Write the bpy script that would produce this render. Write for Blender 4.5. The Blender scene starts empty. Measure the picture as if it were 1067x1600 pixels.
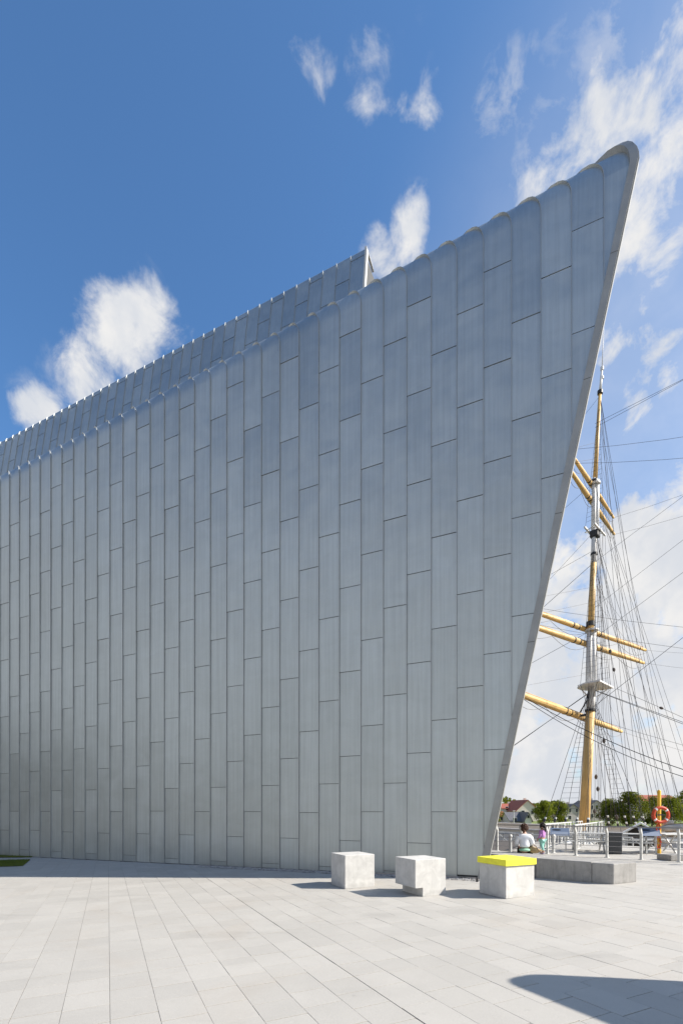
import bpy, bmesh, math, random
from mathutils import Vector, Matrix
from math import sin, cos, pi, radians, sqrt, hypot, atan2
random.seed(7)
S = bpy.context.scene
C = S.collection

# ------------------------------------------------------------------ camera
EYE, FPX, HX, HY = 1.83, 755.0, 533.5, 1262.0        # eye height, focal length in photo pixels, centre column, horizon row
cd = bpy.data.cameras.new("camera"); cam = bpy.data.objects.new("camera", cd); C.objects.link(cam)
cam.location = (0, 0, EYE); cam.rotation_euler = (radians(90), 0, 0)
cd.sensor_width = 36; cd.lens = FPX / 1600 * 36; cd.shift_y = (HY - 800) / 1600
cd.clip_start = .1; cd.clip_end = 20000
S.camera = cam
S.render.resolution_x, S.render.resolution_y = 682, 1024
S.render.engine = 'CYCLES'

# ------------------------------------------------------------------ light
SUN_AZ = atan2(.985, -.165); SUN_EL = radians(37.5)   # azimuth measured from +Y towards +X
SUND = Vector((sin(SUN_AZ) * cos(SUN_EL), cos(SUN_AZ) * cos(SUN_EL), sin(SUN_EL)))
sl = bpy.data.lights.new("sun", 'SUN'); sl.energy = 4.4; sl.angle = radians(.53); sl.color = (1, .93, .83)
so = bpy.data.objects.new("sun", sl); C.objects.link(so)
so.rotation_euler = (-SUND).to_track_quat('-Z', 'Y').to_euler(); so.location = (40, -10, 40)
S.view_settings.view_transform = 'Standard'; S.view_settings.look = 'None'
S.view_settings.exposure = 0.95; S.view_settings.gamma = 1; S.view_settings.use_curve_mapping = False

# ------------------------------------------------------------------ node helper
class NT:
    def __init__(s, nt): s.t = nt; nt.nodes.clear()
    def n(s, kind, **kw):
        x = s.t.nodes.new(kind)
        for k, v in kw.items():
            if k.startswith('i_'): x.inputs[k[2:].replace('_', ' ')].default_value = v
            else: setattr(x, k, v)
        return x
    def l(s, a, b): s.t.links.new(a, b)
    def put(s, sock, v):
        if isinstance(v, bpy.types.NodeSocket): s.l(v, sock)
        else: sock.default_value = v
    def m(s, op, a, b=0.0, c=0.0, clamp=False):
        x = s.t.nodes.new('ShaderNodeMath'); x.operation = op; x.use_clamp = clamp
        for k, v in enumerate((a, b, c)): s.put(x.inputs[k], v)
        return x.outputs[0]
    def vm(s, op, a, b=None):
        x = s.t.nodes.new('ShaderNodeVectorMath'); x.operation = op
        s.put(x.inputs[0], a)
        if b is not None: s.put(x.inputs[1], b)
        return x.outputs['Value'] if op in ('DOT_PRODUCT', 'LENGTH') else x.outputs[0]
    def ss(s, v, a, b, lo=0.0, hi=1.0):
        x = s.t.nodes.new('ShaderNodeMapRange'); x.interpolation_type = 'SMOOTHSTEP'
        s.put(x.inputs[0], v); x.inputs[1].default_value = a; x.inputs[2].default_value = b
        x.inputs[3].default_value = lo; x.inputs[4].default_value = hi
        return x.outputs[0]
    def noise(s, vec, scale, detail=4, rough=.55, dist=0.0):
        x = s.t.nodes.new('ShaderNodeTexNoise'); x.inputs['Scale'].default_value = scale
        x.inputs['Detail'].default_value = detail; x.inputs['Roughness'].default_value = rough; x.inputs['Distortion'].default_value = dist
        if vec is not None: s.l(vec, x.inputs['Vector'])
        return x.outputs['Fac']
    def mix(s, f, a, b, mode='MIX'):
        x = s.t.nodes.new('ShaderNodeMix'); x.data_type = 'RGBA'; x.blend_type = mode
        s.put(x.inputs[0], f); s.put(x.inputs[6], a); s.put(x.inputs[7], b)
        return x.outputs[2]
    def sep(s, v):
        x = s.t.nodes.new('ShaderNodeSeparateXYZ'); s.l(v, x.inputs[0]); return x.outputs
    def comb(s, a, b, c):
        x = s.t.nodes.new('ShaderNodeCombineXYZ')
        for k, v in enumerate((a, b, c)): s.put(x.inputs[k], v)
        return x.outputs[0]
    def bump(s, h, strength, dist):
        x = s.t.nodes.new('ShaderNodeBump'); x.inputs['Strength'].default_value = strength; x.inputs['Distance'].default_value = dist
        s.l(h, x.inputs['Height']); return x.outputs[0]

# ------------------------------------------------------------------ sky: physical sky with broken cloud
w = bpy.data.worlds.new("World"); S.world = w; w.use_nodes = True
T = NT(w.node_tree)
sky = T.n('ShaderNodeTexSky', sky_type='NISHITA', sun_disc=False)
sky.sun_elevation = SUN_EL; sky.sun_rotation = SUN_AZ; sky.air_density = 1.0; sky.dust_density = 1.0; sky.ozone_density = 3.0
DIR = T.n('ShaderNodeTexCoord').outputs['Generated']
dx, dy, dz = T.sep(DIR)
cz = T.m('ADD', T.m('MAXIMUM', dz, 0.0), .22)
pl = T.comb(T.m('DIVIDE', dx, cz), T.m('DIVIDE', dy, cz), 0.0)           # flat cloud layer seen in perspective
warp = T.n('ShaderNodeTexNoise', i_Scale=2.2, i_Detail=3); T.l(pl, warp.inputs['Vector'])
plw = T.vm('ADD', pl, T.vm('SCALE', T.vm('SUBTRACT', warp.outputs['Color'], (.5, .5, .5))))
plw.node.inputs[1].links[0].from_node.inputs['Scale'].default_value = .22
big = T.noise(DIR, 7.0, 6, .60, .25)
det = T.noise(DIR, 17.0, 7, .62, .4)
wis = T.noise(plw, 6.0, 6, .62, .5)
tex = T.m('ADD', T.m('MULTIPLY', big, .55), T.m('MULTIPLY', det, .45))   # ~0.5 mean
def dirpx(x, y): return Vector(((x - HX) / FPX, 1, (HY - y) / FPX)).normalized()
def blob(x, y, r, amp, tx=None, soft=1.0, stretch=None):
    """a cloud bank centred on one direction of the sky, r in units of the tangent"""
    c = dirpx(x, y); up = Vector((0, 0, 1)); e1 = c.cross(up).normalized(); e2 = e1.cross(c)
    ang = stretch[1] if stretch else 0.0; k = stretch[0] if stretch else 1.0
    f1 = (e1 * cos(ang) + e2 * sin(ang)) / k; f2 = -e1 * sin(ang) + e2 * cos(ang)
    p = T.vm('DOT_PRODUCT', DIR, tuple(f1)); q = T.vm('DOT_PRODUCT', DIR, tuple(f2)); o = T.vm('DOT_PRODUCT', DIR, tuple(c))
    rr = T.m('SQRT', T.m('ADD', T.m('MULTIPLY', p, p), T.m('MULTIPLY', q, q)))
    g = T.ss(rr, r * 1.35, r * .15)
    g = T.m('MULTIPLY', g, T.m('GREATER_THAN', o, 0.0))
    return T.m('MULTIPLY', g, amp)
def addall(v):
    r = v[0]
    for k in v[1:]: r = T.m('MAXIMUM', r, k)
    return r
cum = addall([blob(212, 520, .086, 1.0, stretch=(1.15, .6)), blob(130, 590, .064, .9, stretch=(1.3, .3)), blob(60, 640, .060, .95), blob(640, 352, .048, 1.0, stretch=(1.25, 1.0)),
              blob(598, 392, .048, .85), blob(665, 140, .052, .75), blob(590, 112, .055, .62), blob(497, 110, .05, .45), blob(780, 140, .06, .75, stretch=(1.3, .8)),
              blob(380, 455, .04, .35), blob(640, 45, .06, .38, stretch=(1.6, 1.3)), blob(700, 70, .05, .36), 
              blob(960, 165, .15, .82, stretch=(2.2, .75)), blob(1050, 60, .17, .88, stretch=(1.6, .8)), blob(1030, 330, .14, .92, stretch=(1.8, 1.2)),
              blob(1000, 450, .09, .85), blob(960, 520, .07, .9), blob(1010, 600, .08, .85, stretch=(1.6, .5)), blob(1060, 420, .09, .8), blob(930, 250, .07, .5, stretch=(2, .7))])
low = T.ss(dz, .60, .42)                                                  # bank of cloud all round, low in the sky
lowc = T.m('MULTIPLY', low, T.ss(T.noise(DIR, 3.2, 4, .55, .3), .25, .45, 1.08, 1.15))
patch = T.m('MULTIPLY', T.ss(T.noise(pl, 1.1, 4, .6), .18, .48), T.m('MULTIPLY', T.ss(dy, .15, -.10), T.ss(dz, .68, .53, 0.0, 1.0)))  # unseen clouds behind the camera, added to brighten the wall's reflection
cover = T.m('MAXIMUM', T.m('MAXIMUM', cum, lowc), patch)
texs = T.m('ADD', T.m('MULTIPLY', T.m('SUBTRACT', tex, .5), 2.1), .5)
dens = T.m('ADD', T.m('MULTIPLY', cover, .80), T.m('SUBTRACT', texs, .98))
hard = T.ss(dens, .0, .42)
streak = T.m('MULTIPLY', T.ss(T.m('ADD', T.m('MULTIPLY', cover, .5), T.m('SUBTRACT', wis, .74)), 0.0, .4), T.ss(det, .40, .62, 0.0, .50))
mask = T.m('MAXIMUM', hard, streak, clamp=True)
haze = T.m('MAXIMUM', T.ss(dz, .40, .0, 0.0, .70), T.ss(T.vm('DOT_PRODUCT', DIR, tuple(dirpx(1200, 720))), .80, 1.0, 0.0, .36))   # thin veil towards the sun side
mask = T.m('MAXIMUM', mask, haze)
thick = T.ss(T.noise(DIR, 9.0, 5, .6, .3), .36, .66)
ccol = T.mix(thick, (.83, .865, .93, 1), (1.04, 1.03, 1.02, 1))
bg1 = T.n('ShaderNodeBackground'); T.l(T.mix(1.0, sky.outputs[0], (.66, .94, 1.12, 1), 'MULTIPLY'), bg1.inputs[0]); bg1.inputs[1].default_value = .100
bg2 = T.n('ShaderNodeBackground'); T.l(ccol, bg2.inputs[0]); bg2.inputs[1].default_value = .44
mx = T.n('ShaderNodeMixShader'); T.l(mask, mx.inputs[0]); T.l(bg1.outputs[0], mx.inputs[1]); T.l(bg2.outputs[0], mx.inputs[2])
out = T.n('ShaderNodeOutputWorld'); T.l(mx.outputs[0], out.inputs[0])

# ------------------------------------------------------------------ materials
def mat(name, col, rough=.6, metal=0.0, var=0.0, nscale=8.0, nstr=0.0, bump=0.0, bscale=60.0, bdist=.002, rnd=0.0, spec=.5, island=0.0):
    m_ = bpy.data.materials.new(name); m_.use_nodes = True; N = NT(m_.node_tree)
    p = N.n('ShaderNodeBsdfPrincipled'); o = N.n('ShaderNodeOutputMaterial'); N.l(p.outputs[0], o.inputs[0])
    p.inputs['Roughness'].default_value = rough; p.inputs['Metallic'].default_value = metal; p.inputs['Specular IOR Level'].default_value = spec
    P = N.n('ShaderNodeNewGeometry').outputs['Position']
    f = None
    def mulf(f, v): return v if f is None else N.m('MULTIPLY', f, v)
    if nstr: f = mulf(f, N.ss(N.noise(P, nscale, 5, .6), .25, .75, 1 - nstr, 1 + nstr))
    if rnd: f = mulf(f, N.m('ADD', 1 - rnd, N.m('MULTIPLY', N.n('ShaderNodeObjectInfo').outputs['Random'], 2 * rnd)))
    if island: f = mulf(f, N.m('ADD', 1 - island, N.m('MULTIPLY', N.n('ShaderNodeNewGeometry').outputs['Random Per Island'], 2 * island)))
    if f is None: p.inputs['Base Color'].default_value = (*col, 1)
    else:
        v = N.vm('SCALE', (*col,)); v.node.inputs['Scale'].default_value = 1; N.l(f, v.node.inputs['Scale']); N.l(v, p.inputs['Base Color'])
    if bump: N.l(N.bump(N.noise(P, bscale, 6, .65), bump, bdist), p.inputs['Normal'])
    return m_

def zinc_material():
    m_ = bpy.data.materials.new("preweathered_zinc"); m_.use_nodes = True; N = NT(m_.node_tree)
    p = N.n('ShaderNodeBsdfPrincipled'); o = N.n('ShaderNodeOutputMaterial'); N.l(p.outputs[0], o.inputs[0])
    g = N.n('ShaderNodeNewGeometry'); P = g.outputs['Position']
    r1 = N.n('ShaderNodeObjectInfo').outputs['Random']; r2 = g.outputs['Random Per Island']
    r = N.m('FRACT', N.m('ADD', N.m('MULTIPLY', r1, 7.31), r2))
    x, y, z = N.sep(P)
    st = N.noise(N.comb(N.m('MULTIPLY', x, 9.0), N.m('MULTIPLY', y, 9.0), N.m('MULTIPLY', z, .22)), 1.6, 5, .62)      # rolling streaks down the sheet
    cl = N.noise(N.comb(x, y, N.m('MULTIPLY', z, 1.6)), .9, 5, .6, .6)                                              # cloudy patina
    bl = N.noise(P, .16, 3, .5)
    f = N.m('MULTIPLY', N.ss(st, .3, .7, .94, 1.05), N.ss(cl, .3, .7, .945, 1.04))
    f = N.m('MULTIPLY', f, N.ss(bl, .3, .7, .96, 1.04))
    f = N.m('MULTIPLY', f, N.m('ADD', .945, N.m('MULTIPLY', r, .11)))
    v = N.vm('SCALE', N.mix(r2, (.428, .470, .482, 1), (.440, .472, .472, 1))); N.l(f, v.node.inputs['Scale'])
    N.l(v, p.inputs['Base Color'])
    p.inputs['Metallic'].default_value = .80
    N.l(N.ss(N.m('ADD', cl, N.m('MULTIPLY', r, .3)), .4, .9, .38, .46), p.inputs['Roughness'])
    can = N.noise(N.vm('ADD', P, N.comb(N.m('MULTIPLY', r, 37.0), 0.0, N.m('MULTIPLY', r, 11.0))), 1.25, 2, .5)
    N.l(N.bump(N.m('ADD', can, N.m('MULTIPLY', N.noise(P, 5.0, 2), .025)), .34, .045), p.inputs['Normal'])
    return m_

def concrete_material(name, col, streak):
    m_ = bpy.data.materials.new(name); m_.use_nodes = True; N = NT(m_.node_tree)
    p = N.n('ShaderNodeBsdfPrincipled'); o = N.n('ShaderNodeOutputMaterial'); N.l(p.outputs[0], o.inputs[0])
    P = N.n('ShaderNodeNewGeometry').outputs['Position']; x, y, z = N.sep(P)
    cl = N.noise(P, 4.2, 6, .65, .6); st = N.noise(N.comb(N.m('MULTIPLY', x, 14.0), N.m('MULTIPLY', y, 14.0), N.m('MULTIPLY', z, .9)), 1.0, 5, .65)
    f = N.m('MULTIPLY', N.ss(cl, .3, .7, .86, 1.07), N.ss(st, .45, .72, 1.0, 1 - streak))
    vo = N.n('ShaderNodeTexVoronoi', i_Scale=26.0); N.l(P, vo.inputs['Vector'])
    hole = N.m('LESS_THAN', vo.outputs['Distance'], N.m('MULTIPLY', N.m('POWER', N.sep(vo.outputs['Color'])[0], 5.0), .22))
    f = N.m('MULTIPLY', f, N.m('SUBTRACT', 1.0, N.m('MULTIPLY', hole, .35)))
    foot = N.ss(N.m('ADD', z, N.m('MULTIPLY', cl, .16)), .22, .06, 1.0, .84)         # splash dirt along the foot
    f = N.m('MULTIPLY', f, foot)
    v = N.vm('SCALE', (*col,)); N.l(f, v.node.inputs['Scale']); N.l(v, p.inputs['Base Color']); p.inputs['Roughness'].default_value = .82
    h = N.m('SUBTRACT', N.m('ADD', N.noise(P, 45.0, 5, .65), N.m('MULTIPLY', cl, .4)), hole)
    N.l(N.bump(h, .35, .004), p.inputs['Normal'])
    return m_

def granite_material(name, base, warm):
    m_ = bpy.data.materials.new(name); m_.use_nodes = True; N = NT(m_.node_tree)
    p = N.n('ShaderNodeBsdfPrincipled'); o = N.n('ShaderNodeOutputMaterial'); N.l(p.outputs[0], o.inputs[0])
    g = N.n('ShaderNodeNewGeometry'); P = g.outputs['Position']
    r = N.m('FRACT', N.m('ADD', N.m('MULTIPLY', N.n('ShaderNodeObjectInfo').outputs['Random'], 5.7), g.outputs['Random Per Island']))
    sp = N.noise(P, 260.0, 2, .7); sp2 = N.noise(P, 90.0, 3, .7)
    cl = N.noise(P, 1.1, 5, .62, .8); st = N.noise(P, .42, 4, .6, 1.0)
    f = N.m('MULTIPLY', N.ss(sp, .30, .70, .84, 1.12), N.ss(sp2, .3, .7, .95, 1.04))
    f = N.m('MULTIPLY', f, N.ss(cl, .3, .72, .965, 1.025))
    f = N.m('MULTIPLY', f, N.m('ADD', .94, N.m('MULTIPLY', r, .10)))
    f = N.m('MULTIPLY', f, N.ss(r, .90, .97, 1.0, .93))
    vo = N.n('ShaderNodeTexVoronoi', i_Scale=1.15); N.l(P, vo.inputs['Vector'])
    size = N.m('MULTIPLY', N.m('POWER', N.sep(vo.outputs['Color'])[0], 6.0), .055)
    gum = N.m('SUBTRACT', 1.0, N.m('MULTIPLY', N.m('LESS_THAN', vo.outputs['Distance'], size), .34))
    spots = N.m('MULTIPLY', N.ss(N.noise(P, 3.3, 3, .5), .68, .76, 1.0, .86), gum)
    wash = N.noise(N.vm('MULTIPLY', P, (.35, 1.2, 1.0)), .8, 5, .65, .5)
    spots = N.m('MULTIPLY', spots, N.ss(wash, .54, .74, 1.0, .86))
    f = N.m('MULTIPLY', f, spots)
    col = N.mix(N.ss(st, .50, .72), base, warm)
    v = N.vm('SCALE', col); N.l(f, v.node.inputs['Scale']); N.l(v, p.inputs['Base Color'])
    p.inputs['Roughness'].default_value = .72
    N.l(N.bump(N.m('ADD', sp, sp2), .25, .002), p.inputs['Normal'])
    return m_

def leaf_material(name, a, b):
    m_ = bpy.data.materials.new(name); m_.use_nodes = True; N = NT(m_.node_tree)
    o = N.n('ShaderNodeOutputMaterial'); g = N.n('ShaderNodeNewGeometry')
    r = g.outputs['Random Per Island']; cl = N.noise(g.outputs['Position'], .45, 3, .5)
    col = N.mix(N.m('ADD', N.m('MULTIPLY', r, .5), N.m('MULTIPLY', N.ss(cl, .35, .65), .5)), a, b)
    d = N.n('ShaderNodeBsdfDiffuse'); t = N.n('ShaderNodeBsdfTranslucent'); N.l(col, d.inputs[0]); N.l(N.mix(.35, col, (.22, .24, .03, 1)), t.inputs[0])
    x = N.n('ShaderNodeMixShader'); x.inputs[0].default_value = .32; N.l(d.outputs[0], x.inputs[1]); N.l(t.outputs[0], x.inputs[2]); N.l(x.outputs[0], o.inputs[0])
    return m_

def water_material():
    m_ = bpy.data.materials.new("river_water"); m_.use_nodes = True; N = NT(m_.node_tree)
    p = N.n('ShaderNodeBsdfPrincipled'); o = N.n('ShaderNodeOutputMaterial'); N.l(p.outputs[0], o.inputs[0])
    p.inputs['Base Color'].default_value = (.025, .03, .024, 1); p.inputs['Roughness'].default_value = .08
    P = N.n('ShaderNodeNewGeometry').outputs['Position']
    N.l(N.bump(N.noise(P, 1.6, 4, .6), .5, .08), p.inputs['Normal'])
    return m_

def info_material():
    """printed information board: dark hull picture and lines of small text on blue"""
    m_ = bpy.data.materials.new("info_print"); m_.use_nodes = True; N = NT(m_.node_tree)
    p = N.n('ShaderNodeBsdfPrincipled'); o = N.n('ShaderNodeOutputMaterial'); N.l(p.outputs[0], o.inputs[0])
    x, y, z = N.sep(N.n('ShaderNodeTexCoord').outputs['Object'])
    # picture: an ellipse-ended hull; rows: faint lines
    px = N.m('DIVIDE', N.m('ADD', x, .12), .17); py = N.m('DIVIDE', N.m('SUBTRACT', y, .10), .05)
    hull = N.m('LESS_THAN', N.m('ADD', N.m('MULTIPLY', px, px), N.m('MULTIPLY', py, py)), 1.0)
    rows = N.m('MULTIPLY', N.m('GREATER_THAN', N.m('SINE', N.m('MULTIPLY', y, 160.0)), .2), N.m('MULTIPLY', N.m('LESS_THAN', y, .0), N.m('LESS_THAN', N.m('ABSOLUTE', x), .30)))
    c = N.mix(hull, (.13, .17, .25, 1), (.012, .014, .02, 1)); c = N.mix(N.m('MULTIPLY', rows, .5), c, (.55, .6, .68, 1))
    N.l(c, p.inputs['Base Color']); p.inputs['Roughness'].default_value = .55; p.inputs['Specular IOR Level'].default_value = .3
    return m_

M = dict(
    zinc=zinc_material(),
    seam=mat("zinc_seam", (.40, .415, .415), .45, .65, nstr=.06, nscale=3),
    trim=mat("zinc_trim", (.30, .305, .30), .5, .4, nstr=.10, nscale=2),
    dark=mat("dark_backing", (.06, .063, .067), .8),
    lip=mat("zinc_edge_lip", (.30, .30, .29), .55, .2, nstr=.15, nscale=3),
    whitecap=mat("pale_end_fascia", (.50, .50, .49), .5, nstr=.06),
    granite=granite_material("granite_paving", (.410, .392, .360, 1), (.40, .374, .336, 1)),
    bed=granite_material("jointing_sand", (.07, .06, .052, 1), (.08, .06, .048, 1)),
    plaza=granite_material("plaza_surface", (.410, .392, .360, 1), (.40, .374, .336, 1)),
    cube=concrete_material("cast_concrete", (.52, .512, .49), .10),
    bench=concrete_material("grey_concrete", (.305, .295, .28), .20),
    kerb=mat("kerb_stone", (.42, .37, .32), .8, nstr=.12, nscale=5),
    yellow=mat("yellow_paint", (.80, .76, .045), .6, nstr=.07, nscale=9, bump=.15, bscale=90, bdist=.002),
    pebble=mat("grey_pebble", (.36, .35, .34), .8, island=.45),
    grass=leaf_material("grass_blade", (.11, .17, .03, 1), (.20, .23, .06, 1)),
    soil=mat("soil", (.09, .075, .045), .9, nstr=.2),
    steelw=mat("white_painted_steel", (.50, .50, .485), .45, nstr=.10, nscale=5),
    steel=mat("stainless_steel", (.24, .235, .23), .4, .3),
    mast=mat("mast_yellow_paint", (.63, .41, .15), .5, nstr=.10, nscale=1.6),
    mastw=mat("mast_white_paint", (.66, .66, .66), .45, nstr=.07, nscale=2),
    black=mat("black_iron", (.018, .018, .02), .5),
    rope=mat("tarred_rope", (.035, .034, .04), .85),
    rope2=mat("hemp_rope", (.10, .085, .075), .85),
    hull=mat("hull_grey_paint", (.80, .80, .78), .5, nstr=.05, nscale=1.2),
    hullw=mat("hull_white_paint", (.70, .70, .68), .5, nstr=.05, nscale=1.2),
    deck=mat("deck_timber", (.32, .24, .16), .75, nstr=.15, nscale=4),
    orange=mat("orange_lifebuoy", (.50, .05, .012), .55, nstr=.06),
    tape=mat("reflective_tape", (.75, .75, .75), .3),
    poley=mat("yellow_pole_paint", (.80, .46, .04), .45, nstr=.05),
    info=info_material(),
    grey=mat("dark_grey_steel", (.06, .063, .068), .5, nstr=.1),
    skin=mat("skin", (.48, .28, .20), .55),
    hair=mat("dark_hair", (.075, .032, .018), .6, nstr=.3, nscale=60),
    hairb=mat("black_hair", (.018, .012, .010), .6),
    shirt=mat("white_cotton", (.76, .78, .82), .8, nstr=.05, nscale=12),
    mint=mat("mint_cotton", (.30, .55, .40), .85),
    blackc=mat("black_cotton", (.015, .014, .014), .85),
    purple=mat("lilac_cotton", (.44, .20, .48), .85),
    teal=mat("mint_leggings", (.30, .60, .52), .85),
    shoe=mat("lilac_shoe", (.42, .33, .48), .7),
    bag=mat("tan_canvas", (.34, .25, .13), .85, nstr=.3, nscale=30),
    leafa=leaf_material("foliage_light", (.10, .135, .016, 1), (.23, .25, .035, 1)),
    leafb=leaf_material("foliage_dark", (.055, .08, .013, 1), (.20, .21, .03, 1)),
    leafd=leaf_material("foliage_darkened", (.020, .026, .014, 1), (.055, .060, .032, 1)),  # leaf colour darkened to deepen the added trees' reflection in the wall
    bark=mat("bark", (.07, .055, .04), .9, nstr=.2),
    render=mat("pale_render_wall", (.62, .57, .52), .85, nstr=.05),
    renderg=mat("grey_render_wall", (.44, .41, .40), .85, nstr=.05),
    redroof=mat("red_tile_roof", (.30, .085, .055), .8, nstr=.15, nscale=2),
    slate=mat("slate_roof", (.105, .105, .115), .7, nstr=.12, nscale=2),
    glass=mat("window_glass", (.03, .035, .04), .1),
    bank=mat("bank_grass", (.13, .17, .035), .9, nstr=.2, nscale=.6),
    land=mat("far_land", (.09, .11, .045), .9, nstr=.2, nscale=.02),
    quay=mat("quay_stone", (.25, .24, .22), .85, nstr=.15, nscale=1.5),
    water=water_material(),
    boatw=mat("weathered_white_wood", (.55, .47, .38), .7, nstr=.2, nscale=2),
    brown=mat("brown_wood", (.22, .13, .07), .7, nstr=.2, nscale=3),
    digger=mat("orange_plant_paint", (.70, .24, .02), .5),
    net=mat("green_netting", (.07, .13, .10), .9),
)

# ------------------------------------------------------------------ object helpers
def obj(name, bm, material, parent=None, smooth=False, loc=None):
    me = bpy.data.meshes.new(name)
    if isinstance(bm, tuple): me.from_pydata(bm[0], [], bm[1])
    else: bm.to_mesh(me); bm.free()
    for m_ in (material if isinstance(material, (list, tuple)) else [material]): me.materials.append(m_)
    if smooth:
        for f in me.polygons: f.use_smooth = True
    me.update()
    o = bpy.data.objects.new(name, me); C.objects.link(o)
    if loc is not None: o.location = loc
    if parent is not None:
        o.parent = parent; 
    return o
def thing(name, label, cat, loc=(0, 0, 0), rz=0.0, group=None):
    o = bpy.data.objects.new(name, None); o.empty_display_size = .2; C.objects.link(o)
    o.location = loc; o.rotation_euler = (0, 0, rz); o['label'] = label; o['category'] = cat
    if group: o['group'] = group
    return o
def tag(o, label, cat, group=None):
    o['label'] = label; o['category'] = cat
    if group: o['group'] = group
    return o
def kind(o, k): o['kind'] = k; return o
def copy_tree(o, parent=None):
    c = o.copy(); C.objects.link(c)
    if parent is not None: c.parent = parent
    for ch in list(o.children): copy_tree(ch, c)
    return c

def box(bm, c, s, rot=None, bev=0.0):
    """box with centre c and full sizes s; rot is a 3x3 or an angle about z"""
    r = Matrix.Rotation(rot, 3, 'Z') if isinstance(rot, (int, float)) else (rot or Matrix.Identity(3))
    vs = []
    for a in (-.5, .5):
        for b in (-.5, .5):
            for d in (-.5, .5): vs.append(bm.verts.new(Vector(c) + r @ Vector((a * s[0], b * s[1], d * s[2]))))
    fs = [(0, 1, 3, 2), (4, 6, 7, 5), (0, 4, 5, 1), (2, 3, 7, 6), (0, 2, 6, 4), (1, 5, 7, 3)]
    ff = [bm.faces.new([vs[i] for i in f]) for f in fs]
    if bev:
        es = {e for f in ff for e in f.edges}
        bmesh.ops.bevel(bm, geom=list(es), offset=bev, segments=2, profile=.5, affect='EDGES')
def tube(bm, pts, rad, n=6, cap=True):
    """round bar through points; rad one number or one per point"""
    pts = [Vector(p) for p in pts]; rs = rad if isinstance(rad, (list, tuple)) else [rad] * len(pts)
    rings = []; ref = None
    for i, p in enumerate(pts):
        t = (pts[min(i + 1, len(pts) - 1)] - pts[max(i - 1, 0)]).normalized()
        if ref is None: ref = t.orthogonal().normalized()
        ref = (ref - t * ref.dot(t)).normalized(); b = t.cross(ref)
        rings.append([bm.verts.new(p + (ref * cos(2 * pi * k / n) + b * sin(2 * pi * k / n)) * rs[i]) for k in range(n)])
    for A, B in zip(rings, rings[1:]):
        for k in range(n): bm.faces.new((A[k], A[(k + 1) % n], B[(k + 1) % n], B[k]))
    if cap: bm.faces.new(rings[0][::-1]); bm.faces.new(rings[-1])
def lathe(bm, prof, axis_o, n=16, M4=None):
    rings = []
    for r, z in prof:
        rings.append([bm.verts.new((M4 or Matrix.Identity(4)) @ (Vector(axis_o) + Vector((r * cos(2 * pi * k / n), r * sin(2 * pi * k / n), z)))) for k in range(n)])
    for A, B in zip(rings, rings[1:]):
        for k in range(n): bm.faces.new((A[k], A[(k + 1) % n], B[(k + 1) % n], B[k]))
    bm.faces.new(rings[0][::-1]); bm.faces.new(rings[-1])
def prism(bm, poly, v):
    """polygon (3D points) extruded by vector v"""
    a = [bm.verts.new(Vector(p)) for p in poly]; b = [bm.verts.new(Vector(p) + Vector(v)) for p in poly]
    n = len(a); bm.faces.new(a); bm.faces.new(b[::-1])
    for i in range(n): bm.faces.new((a[i], b[i], b[(i + 1) % n], a[(i + 1) % n]))
def recalc(bm): bmesh.ops.recalc_face_normals(bm, faces=bm.faces); return bm
def BM(): return bmesh.new()
def clip(poly, n, d):
    """keep the side n.p <= d of a polygon of tuples"""
    o = []
    for i in range(len(poly)):
        p, q = poly[i], poly[(i + 1) % len(poly)]
        a = sum(x * y for x, y in zip(n, p)) - d; b = sum(x * y for x, y in zip(n, q)) - d
        if a <= 0: o.append(p)
        if (a < 0 < b) or (b < 0 < a):
            t = a / (a - b); o.append(tuple(x + t * (y - x) for x, y in zip(p, q)))
    return o

# ------------------------------------------------------------------ ground
GA, GB = .0129, -.0030                                   # the plaza falls a little towards the left
def gz(x, y): return GA * x + GB * y
def G(px, py, h=0.0):
    """where the sight line of photo pixel (px,py) meets the plaza (or a level h above it)"""
    u = (px - HX) / FPX; v = (HY - py) / FPX
    d = (EYE - h) / (GA * u + GB - v)
    return Vector((u * d, d, EYE + v * d))
def P(px, py, d): return Vector(((px - HX) / FPX * d, d, EYE + (HY - py) / FPX * d))

# museum wall line in plan
a0, c0, e0 = 0.23829166, 0.0485277, -0.02267501
WD = .68 * 18.669
def wallpt(k, s=1.0): return Vector((s * WD * (a0 + c0 * k), s * WD * (1 + e0 * k), 0))
WDIR = Vector((c0, e0, 0)).normalized(); WOUT = Vector((WDIR.y, -WDIR.x, 0)); WIN = -WOUT
PITCH = WD * hypot(c0, e0)
def wline(off): return WOUT.dot(wallpt(0)) + off          # WOUT.p = wline(off): a line parallel to the wall, off metres in front

QN = Vector((.75, .66, 0)).normalized(); QD = Vector((.66, -.75, 0)).normalized()      # quay edge normal and direction
QUAY = 24.2                                                # QN.p at the quay edge

# plaza sheet
bm = BM()
pts = [(-70, -60), (90, -60), (90, 90), (-70, 90)]
pl2 = clip(pts, (QN.x, QN.y), QUAY)
prism(bm, [(x, y, gz(x, y) - .0075) for x, y in pl2], (0, 0, -.35))
kind(obj("plaza_ground", recalc(bm), M['bed']), 'structure')
# quay wall under the edge
bm = BM()
q0 = QN * (QUAY - .1)
box(bm, q0 + Vector((0, 0, -2.2)), (160, .5, 4.0), atan2(QD.y, QD.x))
kind(obj("quay_wall", bm, M['quay']), 'structure')
# outer plaza, beyond the laid stones
RDIR = Vector((-.4348, .9005, 0)).normalized(); SDIR = Vector((RDIR.y, -RDIR.x, 0))
def inarea(x, y):
    if y < -1.0 or hypot(x, y) > 31: return False
    if abs(x) > abs(y) * .92 + 2.6: return False
    return True

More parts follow.
